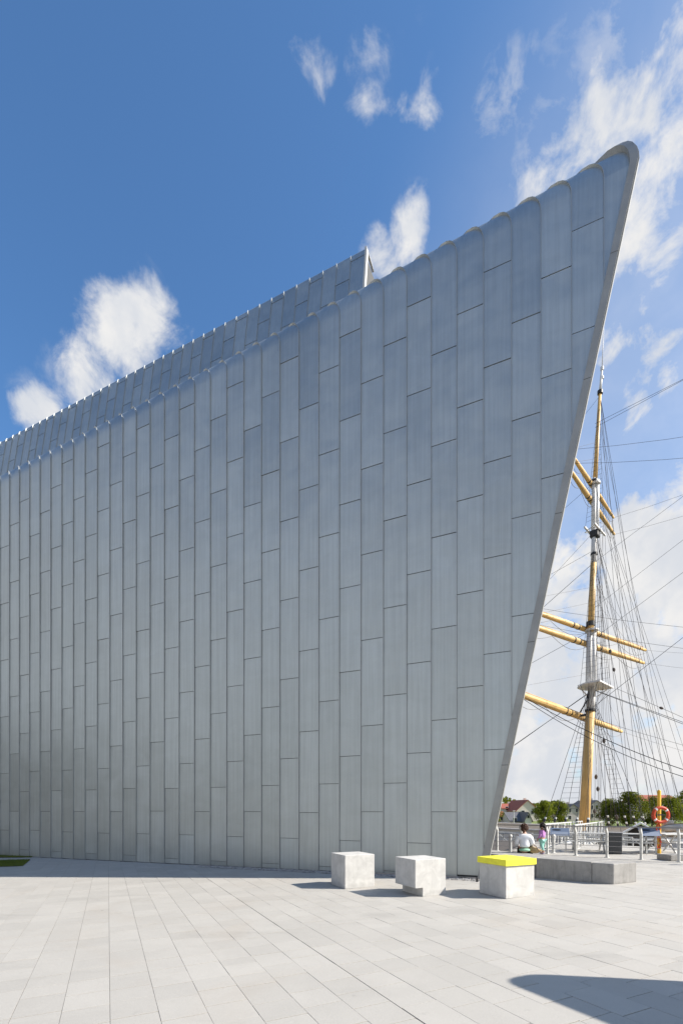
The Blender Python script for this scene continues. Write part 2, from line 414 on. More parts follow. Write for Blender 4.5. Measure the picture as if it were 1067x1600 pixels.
# pavers
W_ = .40
GRAVEL = .50
stones = []
rnd = random.Random(3)
s_mark = SDIR.dot(G(664, 1600)); r_mark = RDIR.dot(G(487, 1480))
s_first = s_mark - W_ * 110
for i in range(0, 200):
    s0 = s_first + i * W_; s1 = s0 + W_
    r = -8.0 - rnd.random() * .6
    left = i < 110
    while r < 36:
        L = rnd.choice((.40, .40, .42, .45, .5, .55, .6, .66)) if r > 6.2 or not left else rnd.choice((.36, .4, .4, .42, .5))
        r1 = r + L
        if left and r < r_mark < r1 + .18: r1 = r_mark
        cx, cy = SDIR * (s0 + .2) + RDIR * ((r + r1) / 2), None
        if inarea(cx.x, cx.y):
            gs0 = .0055 if i == 110 else .0017; gs1 = .0055 if i == 109 else .0017
            gr0 = .0045 if abs(r - r_mark) < 1e-6 else .0044
            gr1 = .0045 if abs(r1 - r_mark) < 1e-6 else .0044
            poly = [tuple((SDIR * a + RDIR * b).xy) for a, b in ((s0 + gs0, r + gr0), (s1 - gs1, r + gr0), (s1 - gs1, r1 - gr1), (s0 + gs0, r1 - gr1))]
            # gravel margin in front of the wall right of the marker, plain paving up to the wall left of it
            kk = (cx - wallpt(0)).dot(WDIR) / PITCH
            off = GRAVEL if kk > -12.3 else .02
            if kk < 1.0: poly = clip(poly, (-WOUT.x, -WOUT.y), -wline(off))
            poly = clip(poly, (QN.x, QN.y), QUAY - .02)
            if len(poly) >= 3:
                ar = abs(sum(p[0] * q[1] - q[0] * p[1] for p, q in zip(poly, poly[1:] + poly[:1]))) / 2
                if ar > .004: stones.append((poly, cx))
        r = r1
def stone_bm(bm, poly, org=(0, 0, 0)):
    n = len(poly); cx = sum(p[0] for p in poly) / n; cy = sum(p[1] for p in poly) / n
    dz = rnd.uniform(-.0016, .0016); tx, ty = rnd.uniform(-.003, .003), rnd.uniform(-.003, .003)
    area = sum(p[0] * q[1] - q[0] * p[1] for p, q in zip(poly, poly[1:] + poly[:1]))
    if area < 0: poly = poly[::-1]
    b, m_, t = [], [], []
    for x, y in poly:
        z = gz(x, y) + dz + tx * (x - cx) + ty * (y - cy)
        l = hypot(x - cx, y - cy) or 1; k = 1 - .0022 / l
        xi, yi = cx + (x - cx) * k, cy + (y - cy) * k
        o = Vector(org)
        b.append(bm.verts.new(Vector((x, y, z - .045)) - o)); m_.append(bm.verts.new(Vector((x, y, z - .0008)) - o)); t.append(bm.verts.new(Vector((xi, yi, z)) - o))
    for i in range(n):
        j = (i + 1) % n
        bm.faces.new((b[i], b[j], m_[j], m_[i])); bm.faces.new((m_[i], m_[j], t[j], t[i]))
    bm.faces.new(t)
def shown(c):
    if c.y < 2.2: return 0
    u = c.x / c.y
    y_ = HY + FPX * EYE / c.y
    if abs(u) > .72 or y_ > 1612: return 0
    return 1.0 / c.y ** 2
stones.sort(key=lambda q: -shown(q[1]))
paving = bpy.data.objects.new("paving", None); C.objects.link(paving); kind(paving, 'structure')
for poly, c in stones[:300]:
    bm = BM(); stone_bm(bm, poly, (c.x, c.y, 0)); obj("paving_stone", bm, M['granite'], paving, loc=(c.x, c.y, 0))
bm = BM()
for poly, c in stones[300:]: stone_bm(bm, poly)
kind(obj("paving_stone_field", bm, M['granite'], paving), 'stuff')
# plaza surface further out: flush slabs around the laid field
bm = BM()
def sheet(poly):
    for n, d in (((QN.x, QN.y), QUAY - .02),): poly = clip(poly, n, d)
    if len(poly) >= 3: bm.faces.new([bm.verts.new((x, y, gz(x, y) - .003)) for x, y in poly])
xx = lambda y: max(abs(y) * .92 + 2.6, 0)
sheet([(-70, -60), (90, -60), (90, -1.3), (-70, -1.3)])
for a, b in ((-1.3, 0), (0, 12), (12, 21.8)):
    sheet([(xx(a) + .3, a), (89, a), (89, b), (xx(b) + .3, b)]); sheet([(-69, a), (-xx(a) - .3, a), (-xx(b) - .3, b), (-69, b)])
sheet([(-69, 21.8), (-22.0, 21.8), (-22.0, 34), (-69, 34)])
kind(obj("plaza_surface", bm, M['plaza']), 'structure')

# gravel margin
bm = BM(); rg = random.Random(11)
k0, k1 = -12.6, 1.1
for i in range(5200):
    k = rg.uniform(k0, k1); t = rg.uniform(.03, GRAVEL - .02); p = wallpt(k) + WOUT * t
    r = rg.uniform(.010, .022); z = gz(p.x, p.y) - .004 + rg.uniform(.0, .014)
    vs = [bm.verts.new(p + Vector((dx_ * r * rg.uniform(.7, 1.2), dy_ * r * rg.uniform(.7, 1.2), z + dz_ * r * .75))) for dx_, dy_, dz_ in ((1, 0, 0), (0, 1, 0), (-1, 0, 0), (0, -1, 0), (0, 0, 1), (0, 0, -1))]
    for a, b, c in ((0, 1, 4), (1, 2, 4), (2, 3, 4), (3, 0, 4), (1, 0, 5), (2, 1, 5), (3, 2, 5), (0, 3, 5)): bm.faces.new((vs[a], vs[b], vs[c]))
kind(obj("gravel", bm, M['pebble']), 'stuff')

# grass wedges at the far left
bm = BM(); gb = BM()
for quad in ([G(-60, 1330), G(58, 1334.5), G(50, 1340), G(-60, 1341)], [G(-60, 1346), G(48, 1343.5), G(36, 1353.5), G(-60, 1357)]):
    vs = [gb.verts.new(q + Vector((0, 0, .012))) for q in quad]; gb.faces.new(vs)
    for i in range(9000):
        a, b = rg.random(), rg.random()
        p = (quad[0] * (1 - a) + quad[1] * a) * (1 - b) + (quad[3] * (1 - a) + quad[2] * a) * b
        t = rg.uniform(0, 2 * pi); h = rg.uniform(.03, .075); w_ = rg.uniform(.004, .009)
        d = Vector((cos(t), sin(t), 0)); e = Vector((-sin(t), cos(t), 0)) * rg.uniform(-.03, .03)
        bm.faces.new([bm.verts.new(p + d * w_), bm.verts.new(p - d * w_), bm.verts.new(p + e + Vector((0, 0, h)))])
kind(obj("grass", bm, M['grass']), 'stuff'); kind(obj("grass_soil_ground", gb, M['soil']), 'structure')

# ------------------------------------------------------------------ museum
museum = thing("museum_building", "tall zinc clad museum wall of overlapping grey panels with scalloped roof edge and slanting end", "building", tuple(wallpt(0)))
MB = museum.location.copy()
PANEL = 2.45
def crest(k): return 2.2654e-4 * k * k + .0244188 * k + 16.9665
RB = .68
def zs(k): return crest(k) - .88 * RB                      # where the sheet starts to bend over
HB = (-WDIR * .90 + WIN * .44).normalized()
def edge_k(z): return .81 + .3013 * z                      # slanting end of the wall
EPS = .010
def wp(k, z, off=0.0): q = wallpt(k) + WOUT * off; q.z = z; return q - MB
def rolln(p):
    n = WDIR.cross(HB * sin(p) + Vector((0, 0, cos(p)))); n = n if n.dot(WOUT) + n.z > 0 else -n
    return n.normalized()
def bend(k, phi, off=0.0):
    """point on the rolled eave: phi 0 at the wall, 90 on the roof"""
    q = wallpt(k) + HB * (RB * (1 - cos(phi))) + WOUT * (off * cos(phi)); q.z = zs(k) + (RB + off) * sin(phi); return q - MB
PH = [radians(x) for x in (0, 12, 24, 36, 48, 60, 75, 90)]
panels = []        # (rank, builder)
def make_panel(name, faces_pts, parent, mt):
    """faces_pts: rows of (left,right) outer points from bottom to top; builds a thin sheet with returned edges"""
    bm = BM(); rows = [(bm.verts.new(a), bm.verts.new(b)) for a, b in faces_pts]
    for (a, b), (c, d) in zip(rows, rows[1:]):
        f = bm.faces.new((a, b, d, c)); f.smooth = len(rows) > 2
    n = WIN * .03
    lo = [bm.verts.new(q) for q in (rows[0][1].co, rows[0][0].co, rows[0][0].co + n, rows[0][1].co + n)]
    bm.faces.new(lo)
    for side in (0, 1):
        for r0, r1 in zip(rows[:2], rows[1:2]):
            bm.faces.new([bm.verts.new(q) for q in (r0[side].co, r1[side].co, r1[side].co + n, r0[side].co + n)])
    return bm
def poly_panel(poly, off):
    bm = BM(); vs = [bm.verts.new(wp(k, z, off)) for k, z in poly]; bm.faces.new(vs)
    vb = [bm.verts.new(v.co + WIN * .03) for v in vs]
    for i in range(len(vs)): bm.faces.new((vs[i], vb[i], vb[(i + 1) % len(vs)], vs[(i + 1) % len(vs)]))
    return recalc(bm)
front = []
rp = random.Random(5)
GAPK = .007 / PITCH * 1.0; GAPZ = .0065
for k in range(-42, 7):
    ka, kb = k + GAPK, k + 1 - GAPK
    # laps: each strip one third of a panel higher than its left neighbour
    base = 4.15 - PANEL * 2 + ((k - (-1)) % 3) * PANEL / 3 + rp.uniform(-.025, .025)
    ztop_l, ztop_r = zs(k), zs(k + 1)
    z = base - PANEL * 2
    gl = gz(*wallpt(k + .5).xy) + .015
    while z < max(ztop_l, ztop_r):
        z0, z1 = z + GAPZ, z + PANEL - GAPZ
        z += PANEL
        if z1 < gl + .05 or edge_k(z1) < ka: continue
        z0 = max(z0, gl)
        top = z1 + .35 > min(ztop_l, ztop_r)
        tilt = rp.uniform(-.002, .003)
        if top and z0 < min(ztop_l, ztop_r) + .02:
            kr = kb
            if k >= 5:      # last strip ends at the slanting edge
                kr = min(kb, edge_k(zs(5.5)))
                fl = clip([(ka, z0), (kb, z0), (kb, zs(kb) - .004), (ka, zs(ka) - .004)], (1, -.3013), .81)
                if z0 < zs(ka) - .02 and len(fl) > 2: front.append((k, z0, poly_panel(fl, .004)))
                rows = [(bend(ka, p), bend(kr, p)) for p in PH]; A, B = rows[-1]; rows.append((A + HB * .9, B + HB * .9))
                front.append((k, z0 + .1, make_panel("", rows, None, None)))
                break
            rows = [(wp(ka, z0, .010), wp(min(kr, edge_k(z0)), z0, .010)), (wp(ka, zs(ka), 0), wp(kr, zs(kr), 0))] if z0 < min(zs(ka), zs(kr)) - .02 else [(wp(ka, zs(ka), 0), wp(kr, zs(kr), 0))]
            rows += [(bend(ka, p), bend(kr, p)) for p in PH[1:]]
            A, B = rows[-1]
            rows.append((A + HB * .9 + Vector((0, 0, -.02)), B + HB * .9 + Vector((0, 0, -.02))))
            if (rows[0][1] - rows[0][0]).dot(WDIR) < .02: continue
            front.append((k, z0, make_panel("zinc_panel", rows, museum, M['zinc'])))
            break
        poly = [(ka, z0), (kb, z0), (kb, z1), (ka, z1)]
        poly = clip(poly, (1, -.3013), .81)
        poly = clip(poly, (-.0244, 1), 16.9665 - .88 * RB)
        if len(poly) < 3: continue
        bm = BM()
        n = len(poly); zc0 = min(p[1] for p in poly); zc1 = max(p[1] for p in poly)
        bow = rp.uniform(-.003, .004)
        def off(zz): return .011 * (zc1 - zz) / max(zc1 - zc0, .01) + tilt
        if n == 4 and zc1 - zc0 > 1:
            # slight oil canning: rows through the sheet
            seg = 4; rows = []
            for i in range(seg + 1):
                zz = z0 + (z1 - z0) * i / seg; kr = min(kb, edge_k(zz)) if edge_k(z0) < kb + 1.5 else kb
                rows.append((wp(ka, zz, off(zz) + bow * sin(pi * i / seg)), wp(kr, zz, off(zz) + bow * sin(pi * i / seg) + rp.uniform(-.001, .001))))
            bm.free(); bm = make_panel("", rows, None, None)
        else:
            bm.free(); bm = poly_panel(poly, .006)
        front.append((k, z0, bm))
nfront = len(front)
single = [q for q in front if q[0] >= -30]
rest = [q for q in front if q[0] < -30]
single.sort(key=lambda q: -q[0])
# rear fold of the roof: the same cladding, leaning back
SB = 1.5; LEAN = math.tan(radians(8)); RB2 = .28
def crest2(k): return 26.03 + .0035 * k
def wp2(k, z, off=0.0):
    q = wallpt(k, SB) + WIN * ((z - 25) * LEAN) + WOUT * off; q.z = z; return q - MB
def bend2(k, phi, off=0.0):
    zz = crest2(k) - RB2 * .9; q = wallpt(k, SB) + WIN * ((zz - 25) * LEAN) + (WIN * .75 - WDIR * .45) * (RB2 * (1 - cos(phi))) + WOUT * off * cos(phi)
    q.z = zz + (RB2 + off) * sin(phi); return q - MB
K2 = 1 / 1.5; KEND = -3.85
back = []
for j in range(0, 52):
    kr = KEND - j * K2; kl = kr - K2; g = GAPK * K2
    base = 25.6 - (j % 3) * PANEL / 3 + rp.uniform(-.03, .03)
    z1 = base - PANEL
    ztop = crest2(kl) - RB2 * .9
    if ztop - base > -.05:
        rows = [(wp2(kl + g, base + GAPZ, .01), wp2(kr - g, base + GAPZ, .01)), (wp2(kl + g, ztop), wp2(kr - g, ztop))]
    else:
        rows = [(wp2(kl + g, ztop), wp2(kr - g, ztop))]
    rows += [(bend2(kl + g, p), bend2(kr - g, p)) for p in PH[1:]]
    rows.append((rows[-1][0] + WIN * .9, rows[-1][1] + WIN * .9))
    back.append((100 - j, base, make_panel("", rows, None, None)))
    top = min(base, ztop)
    for q in range(3):
        z0 = max(top - PANEL, 19.5)
        if top - z0 > .2: back.append((100 - j, z0, make_panel("", [(wp2(kl + g, z0 + GAPZ, .011), wp2(kr - g, z0 + GAPZ, .011)), (wp2(kl + g, top - GAPZ, 0), wp2(kr - g, top - GAPZ, 0))], None, None)))
        top = z0
    # fins below
nsingle = 0
def put_panel(bm):
    global nsingle
    cc = sum((v.co for v in bm.verts), Vector()) / len(bm.verts)
    bmesh.ops.translate(bm, verts=bm.verts, vec=-cc)
    obj("zinc_panel", bm, M['zinc'], museum, loc=cc); nsingle += 1
for q in single[:300]: put_panel(q[2])
back.sort(key=lambda q: (-q[0], -q[1])); nb = max(0, 300 - nsingle)
hi = [q for q in back if q[1] > 22.5]; lo_ = [q for q in back if q[1] <= 22.5]
for q in hi[:nb]: put_panel(q[2])
def join(bms):
    r = BM()
    for b in bms:
        me = bpy.data.meshes.new("t"); b.to_mesh(me); b.free(); r.from_mesh(me); bpy.data.meshes.remove(me)
    return r
kind(obj("zinc_panel_field", join([q[2] for q in single[300:] + rest + hi[nb:] + lo_]), M['zinc'], museum), 'stuff')
# standing seams
FIN, FT = .040, .012
def seam(pts, nrm):
    """a thin upright fin swept along pts; nrm outward vectors"""
    bm = BM(); prev = None; rings = []
    for i, (p, n) in enumerate(zip(pts, nrm)):
        tn = (pts[min(i + 1, len(pts) - 1)] - pts[max(i - 1, 0)]).normalized(); s = n.cross(tn)
        if s.dot(WDIR) < 0: s = -s
        s = s.normalized() * (FT / 2)
        rings.append([bm.verts.new(p - s - n * .02), bm.verts.new(p + s - n * .02), bm.verts.new(p + s + n * FIN), bm.verts.new(p - s + n * FIN)])
    for A, B in zip(rings, rings[1:]):
        for i in range(4): bm.faces.new((A[i], A[(i + 1) % 4], B[(i + 1) % 4], B[i]))
    bm.faces.new(rings[0][::-1]); bm.faces.new(rings[-1])
    return recalc(bm)
far_seams = []
for k in range(-42, 6):
    zb = gz(*wallpt(k).xy) + .01
    if k > .8: zb = (k - .81) / .3013
    pts, nr = [wp(k, zb), wp(k, zs(k))], [WOUT, WOUT]
    for p in PH[1:]:
        pts.append(bend(k, p)); nr.append(rolln(p) * (1 + .22 * sin(min(p * 1.5, pi / 2))))
    pts.append(pts[-1] + HB * .9); nr.append(Vector((0, 0, 1)))
    b = seam(pts, nr)
    if k >= -31: obj("standing_seam", b, M['seam'], museum)
    else: far_seams.append(b)
for j in range(0, 52):
    k = KEND - j * K2
    pts, nr = [wp2(k, 19.5), wp2(k, crest2(k) - RB2 * .9)], [WOUT, WOUT]
    for p in PH[1:]:
        pts.append(bend2(k, p)); nr.append((WOUT * cos(p) + Vector((0, 0, 1)) * sin(p)).normalized())
    b = seam(pts, nr)
    if k > -30: obj("standing_seam", b, M['seam'], museum)
    else: far_seams.append(b)
kind(obj("standing_seam_field", join(far_seams), M['seam'], museum), 'stuff')
# core of the building behind the sheets
bm = BM()
def core_poly(off):
    ps = [(-46, -.3), (edge_k(-.3) - .04, -.3), (edge_k(16.2) - .06, 16.2), (edge_k(16.2) - .06, zs(5.7) - .05), (-46, zs(-46) - .05)]
    return [wp(k, z, off) for k, z in ps]
A = [bm.verts.new(p) for p in core_poly(-.035)]; B = [bm.verts.new(p + Vector((-.6, 11.5, 0))) for p in core_poly(-.035)]
bm.faces.new(A); bm.faces.new(B[::-1])
for i in range(5): bm.faces.new((A[i], B[i], B[(i + 1) % 5], A[(i + 1) % 5]))
obj("building_core", recalc(bm), M['dark'], museum)
bm = BM()      # valley roof between the two folds and the block under the rear fold
rows = []
for k in [-46 + i * (46 + KEND) / 12 for i in range(13)]:
    rows.append((bm.verts.new(bend(k, pi / 2) + HB * .7 + Vector((0, 0, -.03))), bm.verts.new(wp2(k, 20.2, -.1))))
for (a, b), (c, d) in zip(rows, rows[1:]): bm.faces.new((a, b, d, c))
obj("valley_roof", recalc(bm), M['zinc'], museum)
bm = BM()
A = [wp2(-46, 19, -.04), wp2(KEND - .03, 19, -.04), wp2(KEND - .03, 25.7, -.04), wp2(-46, 25.7, -.04)]
prism(bm, A, WIN * 6); obj("rear_fold_core", recalc(bm), M['dark'], museum)
bm = BM()      # pale fascia closing the rear fold
pts = [wp2(KEND, 19.5), wp2(KEND, 25.75), bend2(KEND, 1.0), bend2(KEND, pi / 2) + WIN * .8]
rings = []
for p in pts:
    o = p + WDIR * .01
    rings.append([bm.verts.new(o + WOUT * .06 + Vector((0, 0, .05))), bm.verts.new(o + WDIR * .09 + WOUT * .06 + Vector((0, 0, .05))), bm.verts.new(o + WDIR * .09 + WIN * .10 - Vector((0, 0, .02))), bm.verts.new(o + WIN * .10 - Vector((0, 0, .02)))])
for A, B in zip(rings, rings[1:]):
    for i in range(4): bm.faces.new((A[i], A[(i + 1) % 4], B[(i + 1) % 4], B[i]))
bm.faces.new(rings[0][::-1]); bm.faces.new(rings[-1])
obj("rear_end_fascia", recalc(bm), M['whitecap'], museum)
# edge trim along the slanting end, over the roll of the eave
def sweep_trim(w0, w1, pr0, pr1, name, mt, hi=.06):
    bm = BM(); rings = []
    path = []
    zt = zs(5.6)
    for i in range(7):
        z = -.02 + (zt + .02) * i / 6; path.append((wp(edge_k(z), z), WOUT))
    ke = edge_k(zt)
    for p in PH[1:]:
        path.append((bend(ke, p) + Vector((0, 0, (zt - zs(ke)))) + Vector((0, 0, hi * sin(p) * 1.6)) + WDIR * .02 * sin(p), (WOUT * cos(p) + Vector((0, 0, 1)) * sin(p)).normalized()))
    path.append((path[-1][0] + HB * .9, Vector((0, 0, 1))))
    for p, n in path:
        rings.append([bm.verts.new(p + WDIR * w0 + n * pr1), bm.verts.new(p + WDIR * w1 + n * pr1), bm.verts.new(p + WDIR * w1 - n * pr0), bm.verts.new(p + WDIR * w0 - n * pr0)])
    for A, B in zip(rings, rings[1:]):
        for i in range(4):
            f = bm.faces.new((A[i], A[(i + 1) % 4], B[(i + 1) % 4], B[i]))
    bm.faces.new(rings[0][::-1]); bm.faces.new(rings[-1])
    return obj(name, recalc(bm), mt, museum)
sweep_trim(-.02, .140, .10, .075, "end_trim", M['trim'])
for z in (2.9, 5.9, 8.9, 11.9, 14.6):
    b = BM(); c = wp(edge_k(z), z); d_ = (wp(edge_k(z + 1), z + 1) - c).normalized(); q = WOUT * .078
    vs = [b.verts.new(c + WDIR * a + q + d_ * e) for a, e in ((-.018, -.006), (.138, -.006), (.138, .006), (-.018, .006))]; b.faces.new(vs); obj("trim_joint", b, M['dark'], museum)
sweep_trim(.143, .168, .10, .045, "end_trim_lip", M['lip'])
# kerb stone along the foot of the wall, right part
bm = BM()
for k in (-5, -3.2, -1.4, .1):
    a = wallpt(k) + WOUT * .045; b = wallpt(min(k + 1.78, .78)) + WOUT * .045
    if k < .1: pass
    z = gz(a.x, a.y)
    A = [a + Vector((0, 0, z - .1)), b + Vector((0, 0, gz(b.x, b.y) - .1)), b + Vector((0, 0, gz(b.x, b.y) + .035)), a + Vector((0, 0, z + .035))]
    o_ = BM(); prism(o_, A, WOUT * .07)
    lab = {-5: 'buff kerb stone at the wall foot left of the first plain block', -3.2: 'buff kerb stone at the wall foot behind the plain block', -1.4: 'buff kerb stone at the wall foot behind the notched block', .1: 'short buff kerb stone at the wall foot behind the yellow topped block'}[k]
    tag(obj("kerb_stone", recalc(o_), M['kerb']), lab, "kerb", "kerb stones along the foot of the wall")
bm.free()
p = G(745, 1378)
b = BM(); lathe(b, [(.028, 0), (.03, .01), (.03, .09), (.022, .11)], (0, 0, 0), 10); tag(obj("pipe_stub", b, M['black'], loc=p), "short black pipe stub at the foot of the slanting wall end", "pipe")

# ------------------------------------------------------------------ concrete blocks
TH = radians(25.5); CUBE = .77
def corner(px, py): p = G(px, py); return p
XB = Vector((cos(TH), sin(TH), 0)); YB = Vector((-sin(TH), cos(TH), 0))
def cube_at(near): c = near + XB * CUBE / 2 + YB * CUBE / 2; return Vector((c.x, c.y, gz(c.x, c.y)))
def jitter(bm, amp, seed):
    r = random.Random(seed)
    for v in bm.verts: v.co += Vector((r.uniform(-amp, amp), r.uniform(-amp, amp), 0))
b = BM(); box(b, (0, 0, CUBE / 2), (CUBE, CUBE, CUBE), bev=.010)
o = obj("concrete_block", b, M['cube'], loc=cube_at(corner(539, 1389.4))); o.rotation_euler = (0, 0, TH)
tag(o, "plain pale concrete block farthest from the yellow topped one", "block", "concrete block seats in a row")
# second block: cantilevered, with a notch along its left foot
b = BM(); N_ = .19; h = CUBE / 2
prism(b, [(-h, -h, N_), (-h + N_, -h, N_), (-h + N_, -h, 0), (h, -h, 0), (h, -h, CUBE), (-h, -h, CUBE)], (0, CUBE, 0)); recalc(b)
bmesh.ops.bevel(b, geom=[e for e in b.edges if e.calc_length() > .3], offset=.009, segments=2, profile=.5, affect='EDGES')
o = obj("concrete_block", b, M['cube'], loc=cube_at(corner(648.5, 1402.7))); o.rotation_euler = (0, 0, TH)
tag(o, "pale concrete block with a notch cut under its left side", "block", "concrete block seats in a row")
t = thing("concrete_block", "concrete block with a bright yellow lid on top", "block", cube_at(corner(790, 1404.8)), TH, "concrete block seats in a row")
b = BM(); box(b, (0, 0, .325), (CUBE, CUBE, .65), bev=.010); obj("block_body", b, M['cube'], t)
b = BM(); box(b, (0, 0, .7155), (CUBE + .06, CUBE + .06, .125), bev=.004); obj("lid", b, M['yellow'], t)

# ------------------------------------------------------------------ long bench
A_ = G(958, 1382); B_ = G(836, 1371.5); HBN = .49
dirB = (B_ - A_).normalized(); dirB.z = 0
C_ = B_ + (dirB * .9 + Vector((0, .25, 0))) * 1.0; D_ = C_ + (dirB * .8 + Vector((0, .4, 0)))
off_ = Vector((.70, .42, 0))
bench = thing("stone_bench", "long low grey concrete bench slab behind the yellow topped block", "bench", (A_.x, A_.y, gz(A_.x, A_.y)))
def bench_seg(p, q, h, o1, o2):
    b = BM(); O = bench.location
    pp = [Vector((v.x, v.y, gz(v.x, v.y) - .01)) - O for v in (p, q, q + o2, p + o1)]
    top = [Vector((v.x, v.y, h)) for v in pp]
    a = [b.verts.new(v) for v in pp]; c = [b.verts.new(v) for v in top]
    b.faces.new(a); b.faces.new(c[::-1])
    for i in range(4): b.faces.new((a[i], c[i], c[(i + 1) % 4], a[(i + 1) % 4]))
    recalc(b); bmesh.ops.bevel(b, geom=list(b.edges), offset=.02, segments=2, profile=.5, affect='EDGES')
    obj("bench_slab", b, M['bench'], bench)
mid = A_ + (B_ - A_) * .26
gap = dirB * .008
bench_seg(A_, mid, HBN - .012, Vector((.74, .34, 0)), Vector((.72, .40, 0)))
bench_seg(mid + gap, B_ - gap, HBN, Vector((.72, .40, 0)), off_ + Vector((0, .2, 0)))
bench_seg(B_ + gap, C_, HBN, off_ + Vector((0, .2, 0)), off_ + Vector((0, .35, 0)))
bench_seg(C_ + gap, D_, HBN, off_ + Vector((0, .35, 0)), off_ + Vector((0, .45, 0)))

# ------------------------------------------------------------------ railing along the quay
R0 = G(947.6, 1340); RDQ = Vector((.66, -.75, 0)).normalized(); RNQ = Vector((-.75, -.66, 0)).normalized()
rail = thing("quay_railing", "white steel railing with bent flat posts and thin wires along the quay", "railing", tuple(R0))
SP = 1.07
def rp_(i, t=0.0, z=0.0):
    q = R0 + RDQ * (SP * i) + RNQ * t; q.z = gz(q.x, q.y) + z; return q - R0
rng = range(-5, 9)
for i in rng:
    b = BM()
    ang = atan2(RNQ.y, RNQ.x)
    # flat plate: upright then cranked towards the plaza
    prof = [(-.036, 0), (.036, 0), (.036, .86), (.140, 1.00), (.112, 1.072), (.068, 1.06), (-.036, .90)]
    poly = [RNQ * (-t_ + .0) * -1 + Vector((0, 0, z)) for t_, z in prof]
    base = rp_(i)
    prism(b, [base + q - RDQ * .035 for q in poly], RDQ * .07)
    box(b, base + Vector((0, 0, .008)), (.18, .14, .016), ang)
    obj("railing_post", recalc(b), M['steelw'], rail)
b = BM(); tube(b, [rp_(i, .10, 1.095) for i in (-6, 0, 9)], .021, 8); obj("handrail", b, M['steel'], rail)
for z in (.22, .40, .58, .76):
    b = BM(); tube(b, [rp_(i, .0, z) for i in (-6, 0, 9)], .008, 5); obj("railing_wire", b, M['steel'], rail)

# lifebuoy station
pz = G(1029, 1333.5)
t = thing("lifebuoy_post", "yellow post carrying the orange lifebuoy on the quay", "post", tuple(pz))
b = BM(); lathe(b, [(.07, 0), (.065, .02), (.063, 2.36), (.055, 2.39), (.03, 2.40)], (0, 0, 0), 14); obj("pole", b, M['poley'], t, smooth=True)
b = BM(); box(b, (0, -.075, 1.72), (.10, .05, .06)); box(b, (0, -.10, 1.46), (.22, .04, .05)); obj("hook", b, M['grey'], t)
lb = thing("lifebuoy", "orange lifebuoy ring hanging on the yellow post", "lifebuoy", tuple(pz + Vector((-.03, -.15, 1.46))))
b = BM()
R_, r_ = .272, .058
rings = []
for i in range(36):
    a = 2 * pi * i / 36; rings.append([b.verts.new(((R_ + r_ * cos(q)) * cos(a), r_ * .75 * sin(q), (R_ + r_ * cos(q)) * sin(a))) for q in [2 * pi * j / 10 for j in range(10)]])
for i in range(36):
    A, B = rings[i], rings[(i + 1) % 36]
    for j in range(10): b.faces.new((A[j], A[(j + 1) % 10], B[(j + 1) % 10], B[j]))
obj("ring", recalc(b), M['orange'], lb, smooth=True)
for ang in (40, 130, 220, 320):
    b = BM(); a0_ = radians(ang); rings = []
    for i in range(4):
        a = a0_ + (i - 1.5) * .075; rings.append([b.verts.new(((R_ + r_ * 1.05 * cos(q)) * cos(a), r_ * .80 * sin(q), (R_ + r_ * 1.05 * cos(q)) * sin(a))) for q in [2 * pi * j / 10 for j in range(10)]])
    for A, B in zip(rings, rings[1:]):
        for j in range(10): b.faces.new((A[j], A[(j + 1) % 10], B[(j + 1) % 10], B[j]))
    obj("reflective_band", recalc(b), M['tape'], lb, smooth=True)
b = BM(); tube(b, [Vector((R_ * 1.28 * cos(a), .0, R_ * 1.28 * sin(a) - .02 * (1 + cos(4 * a)))) for a in [pi / 4 + i * pi / 20 for i in range(41)]], .008, 5); obj("grab_line", b, M['orange'], lb)
b = BM(); rr = random.Random(2)
for zc, w_ in ((.98, .13), (.42, .16)):
    for j in range(5):
        tube(b, [Vector((-.09 + rr.uniform(-.03, .03) + w_ * .55 * cos(a), -.09 + rr.uniform(-.01, .01), zc + (.13 if zc > .8 else .22) * sin(a))) for a in [i * pi / 9 for i in range(19)]], .013, 5)
tube(b, [Vector((-.07, -.09, .86)), Vector((-.10, -.09, .75)), Vector((-.08, -.09, .62))], .012, 5)
tag(obj("throwing_line", b, M['orange'], loc=pz), "coiled orange throwing line hung below the lifebuoy", "rope")

# information lecterns
def lectern(px, py, label, ang):
    g0 = G(px, py); t = thing("information_board", label, "sign", tuple(g0), ang, "blue information boards at the quay")
    Rx = Matrix.Rotation(radians(38), 3, 'X')
    b = BM(); box(b, (0, 0, 0), (.70, .46, .02), None, .004); o = obj("board", b, M['info'], t, loc=(0, 0, .82)); o.rotation_euler = (radians(38), 0, 0)
    b = BM()
    for x in (-.22, .22): box(b, (x, .03, .40), (.05, .03, .80)); 
    box(b, (0, .03, .70), (.44, .025, .04)); obj("board_stand", b, M['steelw'], t)
lectern(1014, 1334, "blue tilted information board beside the yellow lifebuoy post", radians(-18))
lectern(874, 1332, "blue tilted information board behind the child in lilac", radians(-25))

